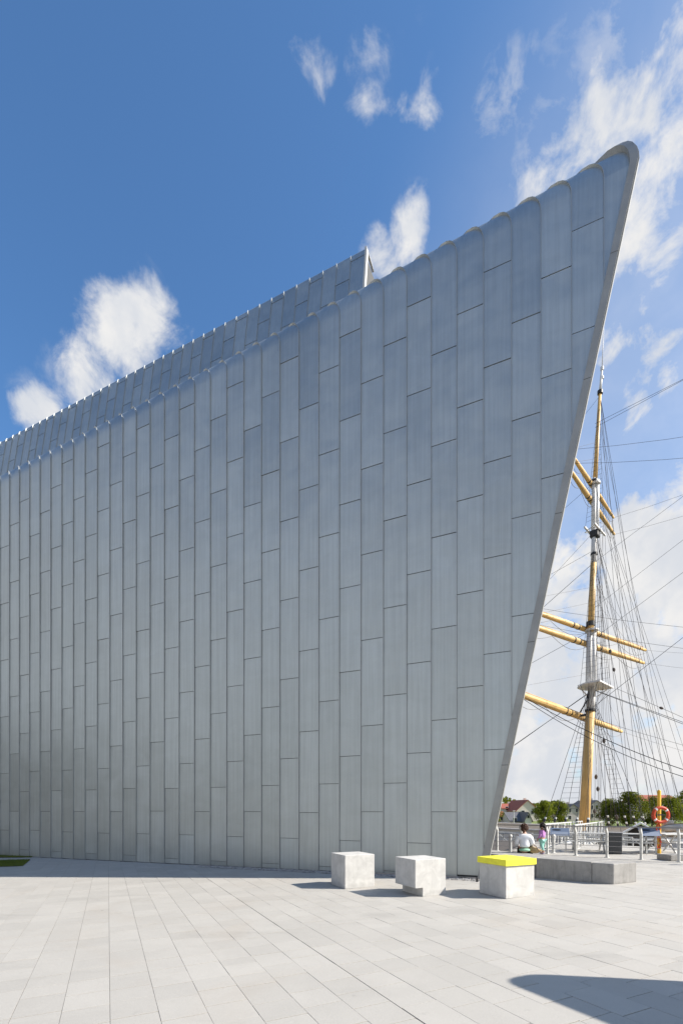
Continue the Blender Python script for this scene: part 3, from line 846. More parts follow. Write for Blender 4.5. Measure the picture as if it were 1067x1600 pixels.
# grey control cabinet, low slab, bollards
g0 = G(959, 1334)
t = thing("metal_cabinet", "dark grey ribbed metal cabinet behind the quay railing", "cabinet", tuple(g0), radians(-28))
b = BM(); box(b, (0, 0, .39), (.50, .45, .76), None, .012); obj("cabinet_body", b, M['grey'], t)
b = BM()
for i in range(6): box(b, (0, -.232, .12 + i * .11), (.44, .016, .03))
obj("louvre_panel", b, M['steel'] if False else M['grey'], t)
b = BM(); box(b, (0, 0, .785), (.54, .49, .03)); obj("cabinet_top", b, M['grey'], t)
g0 = G(1072, 1343); b = BM(); box(b, (0, 0, .09), (1.7, .6, .18), radians(8), .012)
tag(obj("stone_slab", b, M['bench'], loc=g0), "low grey slab on the quay below the lifebuoy post", "slab")
for px, lab in ((797, "white bollard beside the seated person in white"), (864, "white bollard behind the child in lilac")):
    g0 = G(px, 1333); t = thing("bollard", lab, "bollard", tuple(g0), 0, "white bollards at the quay")
    b = BM(); lathe(b, [(.075, 0), (.07, .03), (.06, .05), (.055, .62), (.075, .64), (.075, .70), (.05, .74)], (0, 0, 0), 12); obj("bollard_shaft", b, M['steelw'], t, smooth=False)
    b = BM(); lathe(b, [(.11, 0), (.11, .018), (.08, .022)], (0, 0, 0), 12); obj("base_plate", b, M['steelw'], t)

# ------------------------------------------------------------------ river, far bank
bm = BM(); bm.faces.new([bm.verts.new(v) for v in ((-400, -100, -3.1), (400, -100, -3.1), (400, 100, -3.1), (-400, 100, -3.1))])
kind(obj("river_water", bm, M['water']), 'structure')
bm = BM()
prof = [(78, -4.2), (80, -2.75), (84, -2.6), (110, -2.45), (160, -2.3), (400, -1.0), (900, .2), (5000, .6)]
rows = []
for y, z in prof:
    e = 500 if y < 500 else 6000
    rows.append([bm.verts.new((x, y, z)) for x in (-e, -e / 3, 0, e / 3, e)])
for A, B in zip(rows, rows[1:]):
    for i in range(4): bm.faces.new((A[i], A[i + 1], B[i + 1], B[i]))
kind(obj("far_bank_ground", bm, M['bank']), 'structure')
bm = BM()
bm.faces.new([bm.verts.new(v) for v in ((-9000, -9000, -4.5), (9000, -9000, -4.5), (9000, 9000, -4.5), (-9000, 9000, -4.5))])
kind(obj("far_land_ground", bm, M['land']), 'structure')
bm = BM(); bm.faces.new([bm.verts.new(v) for v in ((-400, 84.5, -2.56), (400, 84.5, -2.56), (400, 89, -2.53), (-400, 89, -2.53))])
kind(obj("riverside_path", bm, M['quay']), 'structure')

# houses on the far bank
def house(name, label, px0, px1, y_eave, y_ridge, d, wallm, roofm, gable_front, depth=9.0, win=(), rot=0.0, chim=True):
    x0, x1 = (px0 - HX) / FPX * d, (px1 - HX) / FPX * d; zb = -2.6
    ze, zr = EYE + (HY - y_eave) / FPX * d, EYE + (HY - y_ridge) / FPX * d
    w_ = x1 - x0; t = thing(name, label, "house", ((x0 + x1) / 2, d, zb), rot, "houses on the far bank"); he, hr = ze - zb, zr - zb
    b = BM()
    if gable_front:
        prism(b, [(-w_ / 2, 0, 0), (w_ / 2, 0, 0), (w_ / 2, 0, he), (0, 0, hr), (-w_ / 2, 0, he)], (0, depth, 0))
    else:
        prism(b, [(-w_ / 2, 0, 0), (-w_ / 2, depth, 0), (-w_ / 2, depth, he), (-w_ / 2, depth / 2, hr), (-w_ / 2, 0, he)], (w_, 0, 0))
    wo = obj("wall", recalc(b), wallm, t)
    b = BM(); o_ = .3; th = .18
    if gable_front:
        for s in (-1, 1):
            dz_ = (hr - he) / (w_ / 2)
            prism(b, [(s * (w_ / 2 + o_), -o_, he - dz_ * o_ + .03), (0, -o_, hr + .03), (0, -o_, hr + .03 + th), (s * (w_ / 2 + o_), -o_, he - dz_ * o_ + .03 + th)], (0, depth + 2 * o_, 0))
    else:
        for s in (-1, 1):
            dz_ = (hr - he) / (depth / 2); yy = depth / 2 + s * (depth / 2 + o_)
            prism(b, [(-w_ / 2 - o_, yy, he - dz_ * o_ + .03), (-w_ / 2 - o_, depth / 2, hr + .03), (-w_ / 2 - o_, depth / 2, hr + .03 + th), (-w_ / 2 - o_, yy, he - dz_ * o_ + .03 + th)], (w_ + 2 * o_, 0, 0))
    rf = obj("roof", recalc(b), roofm, t)
    if chim:
        b = BM(); box(b, (w_ * .28, depth * .55, hr + .2), (.7, .7, 1.3)); obj("chimney", b, wallm, rf)
    for fx, z, ww, hh in win:
        b = BM(); box(b, (fx * w_, -.02, z), (ww + .16, .10, hh + .16)); f = obj("window", b, M['hullw'], t)
        b = BM(); box(b, (fx * w_, -.085, z), (ww, .03, hh)); obj("pane", b, M['glass'], f)
    return t
house("gable_house", "pale gabled house with red roof left of the trees", 806, 842, 1267, 1250.5, 150, M['render'], M['redroof'], True, 14, [(-.2, 3.0, .8, 1.1), (.2, 3.0, .8, 1.1)])
house("terrace_house", "pale house with red roof set behind the gabled house", 784, 809, 1263.5, 1256.5, 158, M['render'], M['redroof'], False, 10, [(-.2, 4.2, .8, 1.1), (.2, 4.2, .8, 1.1)])
house("shed_house", "low grey house with a slate roof seen along its long side", 797, 820, 1283.5, 1270.5, 122, M['render'], M['slate'], False, 8, [(-.2, 1.4, .9, .9)], chim=False)
house("white_gable_house", "small house with a sharp white gable beside the light green tree", 819.5, 830, 1281, 1270, 120, M['hullw'], M['slate'], True, 9, [(0, 2.2, .5, .7)], chim=False)
house("brick_house", "small house with brick red roof at the edge of the zinc wall", 772, 791, 1276, 1269, 128, M['render'], M['redroof'], False, 8, [(.1, 1.6, .8, .9)], chim=False)
house("grey_gable_house", "grey gabled house just left of the mast foot", 882, 908, 1268, 1257, 150, M['renderg'], M['slate'], True, 12, [(-.2, 3.6, .8, 1.1), (.22, 3.6, .8, 1.1), (-.2, 1.4, .8, 1.1)])
house("long_grey_house", "tall grey house half hidden by the dark tree behind the mast", 917, 946, 1261, 1251, 155, M['renderg'], M['slate'], True, 12, [(-.25, 4.6, .8, 1.2), (.0, 4.6, .8, 1.2), (-.25, 1.8, .8, 1.2)])
house("red_roof_house", "long house with a broad red roof above the trees by the lifebuoy", 1004, 1062, 1252, 1242.5, 150, M['render'], M['redroof'], False, 11, [(-.42, 4.6, .9, 1.2), (-.3, 4.6, .9, 1.2), (-.1, 4.6, .9, 1.2)])
house("plain_house", "pale house partly hidden behind the rigging at the right", 1085, 1130, 1258, 1246, 160, M['render'], M['slate'], False, 11, [(-.3, 4.2, .9, 1.2), (.1, 4.2, .9, 1.2)])

# trees
def tree(label, px, y_top, y_bot, wpx, d, leafm, seed, n=5200):
    r = random.Random(seed); x = (px - HX) / FPX * d; zb = -2.5; y_top -= 2.5; wpx *= 1.14
    zt = EYE + (HY - y_top) / FPX * d; zc = EYE + (HY - y_bot) / FPX * d; w_ = wpx / FPX * d
    t = thing("tree", label, "tree", (x, d, zb), 0, "trees on the far bank"); H = zt - zb; h0 = zc - zb
    b = BM(); tube(b, [(0, 0, 0), (.1, 0, H * .25), (.0, .1, H * .5), (.05, 0, H * .8)], [H * .030, H * .024, H * .017, .04], 8)
    cl = []
    for i in range(38):
        a = r.uniform(0, 2 * pi); q = sqrt(r.random()); zz = r.random()
        env = sqrt(max(.05, 1 - (2 * zz - .85) ** 2)) if zz > .42 else .72 + .6 * zz
        c = Vector((cos(a) * q * w_ * .40 * env, sin(a) * q * w_ * .36 * env, h0 + (H - h0) * (.08 + .84 * zz)))
        cl.append((c, r.uniform(.14, .22) * w_))
    for c, _ in cl[:9]: tube(b, [(0, 0, H * .3), c * .5 + Vector((0, 0, H * .22)), c], [H * .012, H * .008, .02], 5)
    obj("trunk", b, M['bark'], t)
    b = BM()
    for i in range(n):
        c, R = r.choice(cl); v = Vector((r.gauss(0, 1), r.gauss(0, 1), r.gauss(0, 1))).normalized() * R * r.uniform(.55, 1.08)
        v.z *= .8; p = c + v
        if p.z > H * 1.0 or p.z < h0 * .8: continue
        nrm = (v.normalized() + Vector((r.uniform(-.7, .7), r.uniform(-.7, .7), r.uniform(-.3, .8)))).normalized(); s = r.uniform(.12, .24) * (w_ / 9) ** .5
        e = nrm.orthogonal().normalized(); f = nrm.cross(e); a = r.uniform(0, pi); e, f = e * cos(a) + f * sin(a), f * cos(a) - e * sin(a)
        b.faces.new([b.verts.new(p + e * s), b.verts.new(p + f * s * .6), b.verts.new(p - e * s), b.verts.new(p - f * s * .6)])
    kind(obj("crown", b, leafm, t), 'stuff')
    return t
tree("light green tree left of the mast, behind the child in lilac", 848, 1252.5, 1288, 30, 108, M['leafa'], 1)
tree("light green leaning tree touching the shrouds left of the mast", 872, 1252, 1286, 30, 112, M['leafa'], 2)
tree("broad dark green tree just right of the mast", 950, 1250, 1290, 40, 112, M['leafb'], 3)
tree("tall round green tree between the mast and the lifebuoy", 981, 1239.5, 1289, 50, 108, M['leafb'], 4, 6500)
tree("green tree behind the lifebuoy post", 1018, 1246, 1288, 34, 112, M['leafb'], 5)
tree("rounded green tree right of the lifebuoy post", 1047, 1245, 1288, 40, 106, M['leafa'], 6)
tree("darkest tree rising behind the tree right of the lifebuoy", 1072, 1236, 1285, 40, 125, M['leafb'], 8)
tree("dark tree beyond the frame edge on the far bank", 1120, 1238, 1288, 50, 110, M['leafb'], 9)
tree("small bush like tree behind the low grey house", 778, 1262, 1286, 18, 118, M['leafb'], 10, 1200)
proto_t = tree("added tall dark tree outside the picture, mirrored in the museum wall", 700, 1236, 1285, 55, 112, M['leafd'], 31, 4200)  # added unseen trees, giving the wall something dark to mirror
proto_t.location = (-42, 13, -.7); proto_t['group'] = "added trees outside the picture, mirrored in the museum wall"
for i, (x, y, sc) in enumerate(((-46, 21, 1.1), (-44, 4, 1.0), (-48, 30, 1.2), (-47, -6, 1.2), (-52, 15, 1.3))):
    c_ = copy_tree(proto_t); c_['label'] = 'added tall tree outside the picture, ' + ('second', 'third', 'fourth', 'fifth', 'sixth')[i] + ' of the row left of the museum wall'; c_.location = (x, y, -.9); c_.scale = (sc, sc, sc * 1.1); c_.rotation_euler = (0, 0, i * 1.3)
# hedge along the far path
bm = BM(); r = random.Random(21)
for i in range(5000):
    x = r.uniform(20, 130); p = Vector((x, 172 + r.uniform(-.8, .8), -2.45 + abs(r.gauss(0, .5)) * (1 + .3 * sin(x * .9))))
    nrm = Vector((r.uniform(-1, 1), r.uniform(-1, .2), r.uniform(-.2, 1))).normalized(); e = nrm.orthogonal().normalized(); f = nrm.cross(e); s = r.uniform(.10, .2)
    bm.faces.new([bm.verts.new(p + e * s), bm.verts.new(p + f * s * .6), bm.verts.new(p - e * s), bm.verts.new(p - f * s * .6)])
kind(obj("hedge_foliage", bm, M['leafb']), 'stuff')
# distant woods closing the horizon
bm = BM(); r = random.Random(22)
for i in range(16000):
    a = r.uniform(-1.25, 1.25); D = r.uniform(260, 300); x, y = D * sin(a), D * cos(a)
    hh = 5.5 + 2.2 * sin(a * 23) + 1.6 * sin(a * 61 + 1)
    p = Vector((x, y, -1.6 + hh * r.random() ** .7)); s = r.uniform(.5, 1.0)
    nrm = Vector((-x / D + r.uniform(-.6, .6), -y / D + r.uniform(-.6, .6), r.uniform(-.1, .9))).normalized(); e = nrm.orthogonal().normalized(); f = nrm.cross(e)
    bm.faces.new([bm.verts.new(p + e * s), bm.verts.new(p + f * s * .7), bm.verts.new(p - e * s), bm.verts.new(p - f * s * .7)])
kind(obj("far_woods", bm, M['leafb']), 'stuff')

# ------------------------------------------------------------------ sailing ship
MD = 38.0
AX = Vector((.69, -.72, 0)).normalized(); NX = Vector((.72, .69, 0)).normalized()       # towards the stern (right, near), and abeam (away)
mb = P(911, 1296, MD); mast0 = Vector((mb.x, mb.y, -1.0))
ship = thing("sailing_ship", "tall square rigged ship with yellow masts and grey hull moored at the quay", "ship", tuple(mast0))
def SH(v): return Vector(v) - mast0
def hullpt(t, s, z):
    """t metres along the ship from the mast, s -1 near .. 1 far"""
    hb = 5.3 * max(.02, (1 - (abs(t - 4) / 36) ** 3.2)) ; q = mast0 + AX * t + NX * (s * hb); q.z = z; return q
RAILZ, DECKZ = .14, -.95
bm = BM(); st = [-31 + i * 2.5 for i in range(29)]
secs = []
for t in st:
    sheer = .0009 * (t - 2) ** 2
    secs.append([bm.verts.new(SH(hullpt(t, s * f, z + (sheer if z > -1 else 0)))) for s in (-1,) for f, z in ((1.0, RAILZ), (1.02, DECKZ), (1.0, -2.2), (.86, -3.6))] + [bm.verts.new(SH(hullpt(t, f, z + (sheer if z > -1 else 0)))) for f, z in ((.86, -3.6), (1.0, -2.2), (1.02, DECKZ), (1.0, RAILZ))])
for A, B in zip(secs, secs[1:]):
    for i in range(7): bm.faces.new((A[i], A[i + 1], B[i + 1], B[i]))
bm.faces.new(secs[0]); bm.faces.new(secs[-1][::-1])
obj("hull", bm, M['hull'], ship, smooth=False)
bm = BM(); dk = [(bm.verts.new(SH(hullpt(t, -.985, DECKZ))), bm.verts.new(SH(hullpt(t, .985, DECKZ)))) for t in st]
for A, B in zip(dk, dk[1:]): bm.faces.new((A[0], A[1], B[1], B[0]))
obj("deck", bm, M['deck'], ship)
for s in (-1, 1):
    bm = BM(); rr = []
    for t in st:
        sheer = .0009 * (t - 2) ** 2
        rr.append([bm.verts.new(SH(hullpt(t, s, RAILZ + sheer)) + NX * (s * a) + Vector((0, 0, z))) for a, z in ((-.16, .0), (.12, .0), (.12, .09), (-.16, .09))])
    for A, B in zip(rr, rr[1:]):
        for i in range(4): bm.faces.new((A[i], A[(i + 1) % 4], B[(i + 1) % 4], B[i]))
    obj("bulwark_rail", recalc(bm), M['mastw'], ship)
    bm = BM(); rr = []
    for t in st:
        rr.append([bm.verts.new(SH(hullpt(t, s * 1.035, z))) for z in (-1.95, -1.35)])
    for A, B in zip(rr, rr[1:]): bm.faces.new((A[0], B[0], B[1], A[1]))
    obj("hull_stripe", bm, M['hullw'], ship)
# deck house
bm = BM(); c = mast0 + AX * 24; ang = atan2(AX.y, AX.x)
box(bm, SH(c) + Vector((0, 0, .35 + 1.0)), (7, 4.2, 2.0), ang, .05); dh = obj("deck_house", bm, M['hullw'], ship)
for k in range(4):
    b = BM(); q = SH(c + AX * (-2.4 + 1.6 * k) - NX * 2.12); box(b, q + Vector((0, 0, 1.5)), (.5, .08, .5), ang); obj("window", b, M['glass'], dh)
# mast sections
def mpt(px, py): return SH(P(px, py, MD))
MAST = [((910.5, 1317), (921.5, 1110), .44, .37, 'mast', "lower_mast"), ((921.5, 1110), (924.5, 1074), .34, .32, 'mastw', "lower_mast_head"),
        ((919, 1078), (920.5, 984), .26, .24, 'mastw', "lower_mast_cap"), ((927, 1078), (926.5, 984), .24, .23, 'mastw', "topmast_heel"),
        ((922, 988), (926.5, 880), .27, .235, 'mast', "topmast"), ((926.5, 882), (928, 828), .225, .21, 'mastw', "topmast_head"),
        ((926.5, 838), (927.5, 748), .20, .18, 'mastw', "topmast_cap"), ((932, 838), (932.5, 750), .17, .17, 'mastw', "topgallant_heel"),
        ((928.5, 756), (936.8, 614), .185, .125, 'mast', "topgallant_mast"), ((936.8, 616), (940, 574), .12, .08, 'mastw', "royal_pole"), ((940, 574), (943, 500), .035, .02, 'mastw', "pole_top")]
parts = {}
for a, b_, r0, r1, m_, n_ in MAST:
    b = BM(); A, B = mpt(*a), mpt(*b_); tube(b, [A, (A + B) / 2, B], [r0 * .9, (r0 + r1) / 2 * .91, r1 * .9], 14); parts[n_] = obj(n_, b, M[m_], ship, smooth=True)
def band(px, py, r, h, parent=None, mt='black'):
    b = BM(); A = mpt(px, py); tube(b, [A - Vector((0, 0, h / 2)), A + Vector((0, 0, h / 2))], r, 14); obj("mast_band", b, M[mt], ship)
band(921.5, 1110, .40, .16); band(922, 975, .32, .34); band(924, 985, .5, .10, mt='mastw'); band(928.3, 752, .26, .2); band(937, 613, .20, .25); band(927.5, 866, .26, .16); band(929.5, 756, .38, .08, mt='mastw')
band(940, 576, .12, .25, mt='mastw'); band(940.5, 590, .10, .2, mt='mastw')
# fighting top: D shaped platform
bm = BM(); c = mpt(924, 1074)
out_ = [NX * a + AX * b for a, b in ((-1.55, 1.1), (-1.6, .2), (-1.1, -.55), (-.4, -.95), (.4, -.95), (1.1, -.55), (1.6, .2), (1.55, 1.1))]
prism(bm, [c + q for q in out_], (0, 0, .12)); obj("top_platform", recalc(bm), M['mastw'], ship)
bm = BM()
for s in (-1, 1):
    for b_ in (-.5, .7): tube(bm, [c + NX * s * 1.45 + AX * b_, c + NX * s * .25 + AX * b_ * .4 + Vector((0, 0, -.75))], .05, 6)
obj("top_bracket", bm, M['mastw'], ship)
# crosstrees
bm = BM(); c2 = mpt(929, 830)
for b_ in (-.35, .35): box(bm, c2 + AX * b_, (2.4, .12, .12), atan2(NX.y, NX.x))
box(bm, c2, (.12, .9, .12), atan2(NX.y, NX.x)); obj("crosstree", bm, M['mastw'], ship)
bm = BM(); box(bm, c2 + Vector((0, 0, -.25)), (.62, .62, .55), ang, .08); obj("mast_hound", bm, M['black'], ship)
bm = BM(); tube(bm, [c2 + NX * -.9 + AX * .6 + Vector((0, 0, .25)), c2 + NX * .2 - AX * .8 + Vector((0, 0, .3)), c2 + NX * 1.3 + AX * .3 + Vector((0, 0, .2))], .04, 6); obj("spreader", bm, M['mastw'], ship)
# yards
def yard(mast_px, pL, pR, r0, r1, dM=38.7):
    Mp = P(*mast_px, dM); z = Mp.z
    def at(p): d = (z - EYE) * FPX / (HY - p[1]); return P(p[0], p[1], d)
    R = at(pR); L = at(pL); d = (R - L).normalized()
    Mc = L + d * (Mp - L).dot(d)
    E = Mc - d * ((R - Mc).length * 1.10)
    b = BM(); r0, r1 = r0 * .88, r1 * .88; fr = [(0, r1), (.12, (r0 + r1) / 2 * .95), (.35, r0), (.65, r0), (.88, (r0 + r1) / 2 * .95), (1, r1)]
    tube(b, [SH(E + (R - E) * f) for f, _ in fr], [q for _, q in fr], 12); y = obj("yard", b, M['mast'], ship, smooth=True)
    for f in (.40, .44, .56, .60, .06, .94):
        b = BM(); c = SH(E + (R - E) * f); rr = (r0 if .3 < f < .7 else r1 * 1.15) * 1.10; tube(b, [c - d * .06, c + d * .06], rr, 12); obj("yard_band", b, M['black'], y)
    b = BM(); cc = SH(Mc); mm = SH(P(*mast_px, MD)); tube(b, [cc, mm], .10, 6); tube(b, [cc + Vector((0, 0, .1)), mm + Vector((0, 0, 1.1))], .05, 5); obj("yard_truss", b, M['black'], y)
    # jackstay and foot rope
    b = BM(); tube(b, [SH(E + (R - E) * f) + Vector((0, 0, -.25 - .55 * abs(sin(pi * f * 4)))) for f in [i / 24 for i in range(25)]], .014, 4); obj("foot_rope", b, M['rope2'], y)
    b = BM(); tube(b, [SH(E + (R - E) * f) + Vector((0, 0, r0 * 1.1)) for f in (.02, .5, .98)], .025, 5); obj("jackstay", b, M['mast'], y)
    return E, R, Mc
Y1 = yard((916, 1117), (820, 1088), (970, 1143), .30, .17)
Y2 = yard((921, 1008), (842, 982), (1005, 1036), .25, .14)
Y3 = yard((922, 985), (846, 960), (1008, 1016), .22, .13)
Y4 = yard((926, 789), (895, 742), (959, 835), .21, .11)
Y5 = yard((928, 764), (900, 722), (958, 809), .19, .10)
# rigging
def line(a, b, r=.018, mt='rope', sag=0.0, n=1, name="rigging_line", world=True):
    A, B = (SH(a), SH(b)) if world else (a, b)
    ps = [A + (B - A) * (i / n) + Vector((0, 0, -4 * sag * (i / n) * (1 - i / n))) for i in range(n + 1)]
    bm = BM(); tube(bm, ps, r * .72, 4, False); return obj(name, bm, M[mt], ship)
def block(a, b, f, r=.10):
    q = SH(a) + (SH(b) - SH(a)) * f; bm = BM(); dd = (SH(b) - SH(a)).normalized(); tube(bm, [q - dd * r * 1.6, q - dd * r * .6, q + dd * r * .6, q + dd * r * 1.6], [r * .35, r, r, r * .35], 8); obj("rigging_block", bm, M['rope2'], ship)
def chain(s, t, z=RAILZ + .1): q = hullpt(t, s, z + .0009 * (t - 2) ** 2); return q
def shrouds(top, s, ts, r=.022, rat=None, step=.42, th=.0):
    ls = []
    for t in ts:
        a = top + NX * (s * th); b = chain(s, t); line(a, b, r, name="shroud"); ls.append((a, b))
        # deadeyes and lanyard with a white end
        q = SH(b); dd = (a - b).normalized()
        for f0, f1 in ((0, .28), (.62, .85)):
            bm = BM(); tube(bm, [q + dd * f0, q + dd * f1], .09, 8); obj("deadeye", bm, M['black'], ship)
            bm = BM(); tube(bm, [q + dd * f1, q + dd * (f1 + .14)], .08, 8); obj("deadeye_collar", bm, M['hullw'], ship)
    if rat:
        bm = BM(); a0_, b0_ = ls[rat[0]]; a1_, b1_ = ls[rat[1]]; L = (a0_ - b0_).length; n = int(L / step)
        for i in range(3, n - 1):
            f = i / n; tube(bm, [SH(b0_ + (a0_ - b0_) * f), SH(b1_ + (a1_ - b1_) * f)], .011, 3, False)
        kind(obj("ratlines", bm, M['rope'], ship), 'stuff')
topL = P(921, 1082, MD)
shrouds(topL, -1, (-1.0, -.2, .6, 1.4, 2.2), .024, (1, 3), th=.35)
shrouds(topL, 1, (.2, .9, 1.6, 2.3, 3.0), .024, (1, 3), th=.35)
# topmast shrouds from the crosstrees to the top
for s in (-1, 1):
    prs = []
    for b_ in (-.3, .3, .9):
        a = P(928, 862, MD) + NX * s * .25; bb = mast0 + mpt(924, 1073) + NX * s * 1.5 + AX * b_; line(a, bb, .018, name="shroud"); prs.append((a, bb))
    bm = BM()
    for i in range(2, 24): f = i / 26; tube(bm, [SH(prs[0][1] + (prs[0][0] - prs[0][1]) * f), SH(prs[2][1] + (prs[2][0] - prs[2][1]) * f)], .010, 3, False)
    kind(obj("ratlines", bm, M['rope'], ship), 'stuff')
    prs = []
    for b_ in (-.3, .3):
        a = P(935, 640, MD) + NX * s * .1; bb = mast0 + c2 + NX * s * 1.15 + AX * b_; line(a, bb, .016, name="shroud"); prs.append((a, bb))
    bm = BM()
    for i in range(1, 24): f = i / 26; tube(bm, [SH(prs[0][1] + (prs[0][0] - prs[0][1]) * f), SH(prs[1][1] + (prs[1][0] - prs[1][1]) * f)], .009, 3, False)
    kind(obj("ratlines", bm, M['rope'], ship), 'stuff')
    # futtock shrouds
    for b_ in (-.3, .3, .9): line(mast0 + mpt(924, 1074) + NX * s * 1.5 + AX * b_, P(921.5, 1112, MD) + NX * s * .3, .02, name="shroud")
# backstays to both rails
for top, ts, r in ((P(937, 618, MD), (3.6, 4.2), .016), (P(935, 650, MD), (4.8,), .014), (P(929, 830, MD), (3.0, 3.7, 5.2), .018), (P(926, 880, MD), (4.4,), .018), (P(928, 752, MD), (6.1, 6.6), .014)):
    for t in ts:
        for s in (-1, 1):
            a, b_ = top, chain(s, t + (1.2 if s < 0 else .6)); line(a, b_, r, name="backstay")
            if s < 0 and t in (3.7, 4.4): block(a, b_, .45)
# stays forward, behind the museum
FM = mast0 - AX * 17
for y0, z1, r in ((1082, .9, .030), (1080, .6, .022), (985, 10, .022), (880, 10.5, .026), (860, 18, .016), (830, 10, .016), (752, 19, .016), (618, 20, .016)):
    px = {1082: 921, 1080: 922, 985: 923, 880: 926, 860: 927, 830: 928, 752: 930, 618: 937}[y0]
    q = FM.copy(); q.z = z1; line(P(px, y0, MD), q, r, name="stay")
# after mast, out of the picture to the right, carries the stays and braces
after = mast0 + AX * 17.5
bm = BM(); tube(bm, [SH(after), SH(after) + Vector((.5, .2, 17)), SH(after) + Vector((1.0, .4, 33))], [.42, .30, .10], 12); obj("after_mast", bm, M['mast'], ship, smooth=True)
bm = BM(); prism(bm, [SH(after) + Vector((.3, .1, 11)) + q for q in out_], (0, 0, .12)); obj("top_platform", recalc(bm), M['mastw'], ship)
for z in (11, 16, 24):
    bm = BM(); q = SH(after) + Vector((.4, .2, z)) - AX * .5; dY = (Y2[1] - Y2[0]).normalized(); tube(bm, [q - dY * 9, q, q + dY * 9], [.13, .24, .13], 10); obj("yard", bm, M['mast'], ship, smooth=True)
def AF(z): q = after.copy(); q.z = z; return q
line(P(921, 1076, MD), AF(1.2), .03, name="stay"); line(P(925, 1077, MD), AF(1.5), .03, name="stay")
line(P(929, 662, MD), AF(31), .016, name="stay"); line(P(929, 668, MD), AF(31.4), .016, name="stay")
line(P(924, 1000, MD), AF(24), .016, name="stay"); line(P(922, 1108, MD), AF(21), .022, name="stay"); line(P(921, 955, MD), AF(26), .014, name="stay"); line(P(926, 880, MD), AF(28), .014, name="stay")
a, b_ = P(963, 1076, 39), AF(.8); line(a, b_, .02, name="stay"); block(a, b_, .2, .10)
# braces from the yard arms
for Y, zz in ((Y1, 2), (Y2, 9), (Y3, 10.5), (Y4, 22), (Y5, 24)):
    for e in (Y[0], Y[1]): line(e, AF(zz), .013, 'rope2', .5, 6, name="brace")
    # lifts
    up = Y[2] + Vector((0, 0, 3.2)); up = Vector((mast0.x + 1.0, mast0.y, up.z))
    for e in (Y[0], Y[1]): line(e, up, .011, 'rope2', name="lift")
# running rigging falling to the deck near the mast
r = random.Random(9)
for i in range(20):
    top = r.choice((P(923, 1000, MD), P(926, 880, MD), P(929, 760, MD), P(922, 1075, MD), P(928, 830, MD))) + NX * r.uniform(-.9, .9) + AX * r.uniform(-.2, .8)
    foot = mast0 + NX * r.uniform(-1.5, 3.6) + AX * r.uniform(-.3, 2.2); foot.z = .2
    line(top, foot, r.uniform(.010, .016), r.choice(('rope', 'rope2')), name="running_line")
    if i % 4 == 0: block(foot, top, r.uniform(.08, .3), .12)
# heavy mooring spring / cable sagging across in front of the mast
a, b_ = P(800, 1078, 33), P(1130, 1222, 27)
line(a, b_, .035, sag=.55, n=14, name="heavy_cable"); line(a + Vector((0, 0, -.1)), b_ + Vector((0, 0, -.35)), .03, sag=.75, n=14, name="heavy_cable")

# ------------------------------------------------------------------ pontoon, gangways and gear beside the ship
pc = QN * 29.3 + QD * 2.0
pontoon = thing("pontoon", "floating timber pontoon between the quay and the ship", "pontoon", (pc.x, pc.y, -3.1), atan2(QD.y, QD.x))
b = BM(); box(b, (0, 0, 1.05), (46, 3.2, .5), None, .03); obj("pontoon_deck", b, M['deck'], pontoon)
for x in (-18, -10, -2, 6, 14):
    b = BM(); lathe(b, [(.5, -.5), (.5, .8)], (x, 0, 0), 12); obj("float", b, M['grey'], pontoon)
def truss(name, label, A, B, h=1.05, bay=1.1, w_=1.3, mt='steelw', deck=True):
    """a walkway with a lattice parapet on each side; parapets and deck are parts"""
    A, B = Vector(A), Vector(B); d = B - A; L = d.length; d.normalize(); n = max(2, int(L / bay)); side = Vector((-d.y, d.x, 0)).normalized()
    t = thing(name, label, "gangway", tuple(A), 0, None)
    for s in (-1, 1):
        o_ = side * s * w_ / 2; U = Vector((0, 0, h))
        b = BM(); tube(b, [o_ + U, o_ + U + d * L], .04, 6); obj("top_rail", b, M[mt], t)
        b = BM(); tube(b, [o_, o_ + d * L], .05, 6); obj("bottom_rail", b, M[mt], t)
        for i in range(n + 1):
            q = o_ + d * (L * i / n); b = BM(); tube(b, [q, q + U], .03, 5); obj("upright", b, M[mt], t)
            if i < n:
                b = BM(); e = o_ + d * (L * (i + 1) / n); tube(b, [q, e + U] if i % 2 else [q + U, e], .025, 5); obj("brace_bar", b, M[mt], t)
    if deck:
        b = BM(); A2 = [-side * w_ / 2, side * w_ / 2, side * w_ / 2 + d * L, -side * w_ / 2 + d * L]; prism(b, [q + Vector((0, 0, -.02)) for q in A2], (0, 0, -.08)); obj("walkway", recalc(b), M['hullw'], t)
    return t
ea = G(880, 1331); truss("gangway", "white lattice gangway left of the cabinet leading to the ship", ea + Vector((0, .6, 0)), hullpt(2.5, -1, -.15) + Vector((0, 0, 0)))
for t0, t1, lab in ((-22, -13.2, "white lattice walkway behind the seated person in white"), (-12.8, -8.2, "white lattice walkway behind the cabinet"), (-7.8, -2.5, "white lattice walkway behind the lifebuoy post")):
    e1 = QN * (QUAY + 1.0) + QD * t0; e2 = QN * (QUAY + 1.0) + QD * t1
    truss("gangway", lab, (e1.x, e1.y, -.42), (e2.x, e2.y, -.42), .80, 1.0, 1.2)
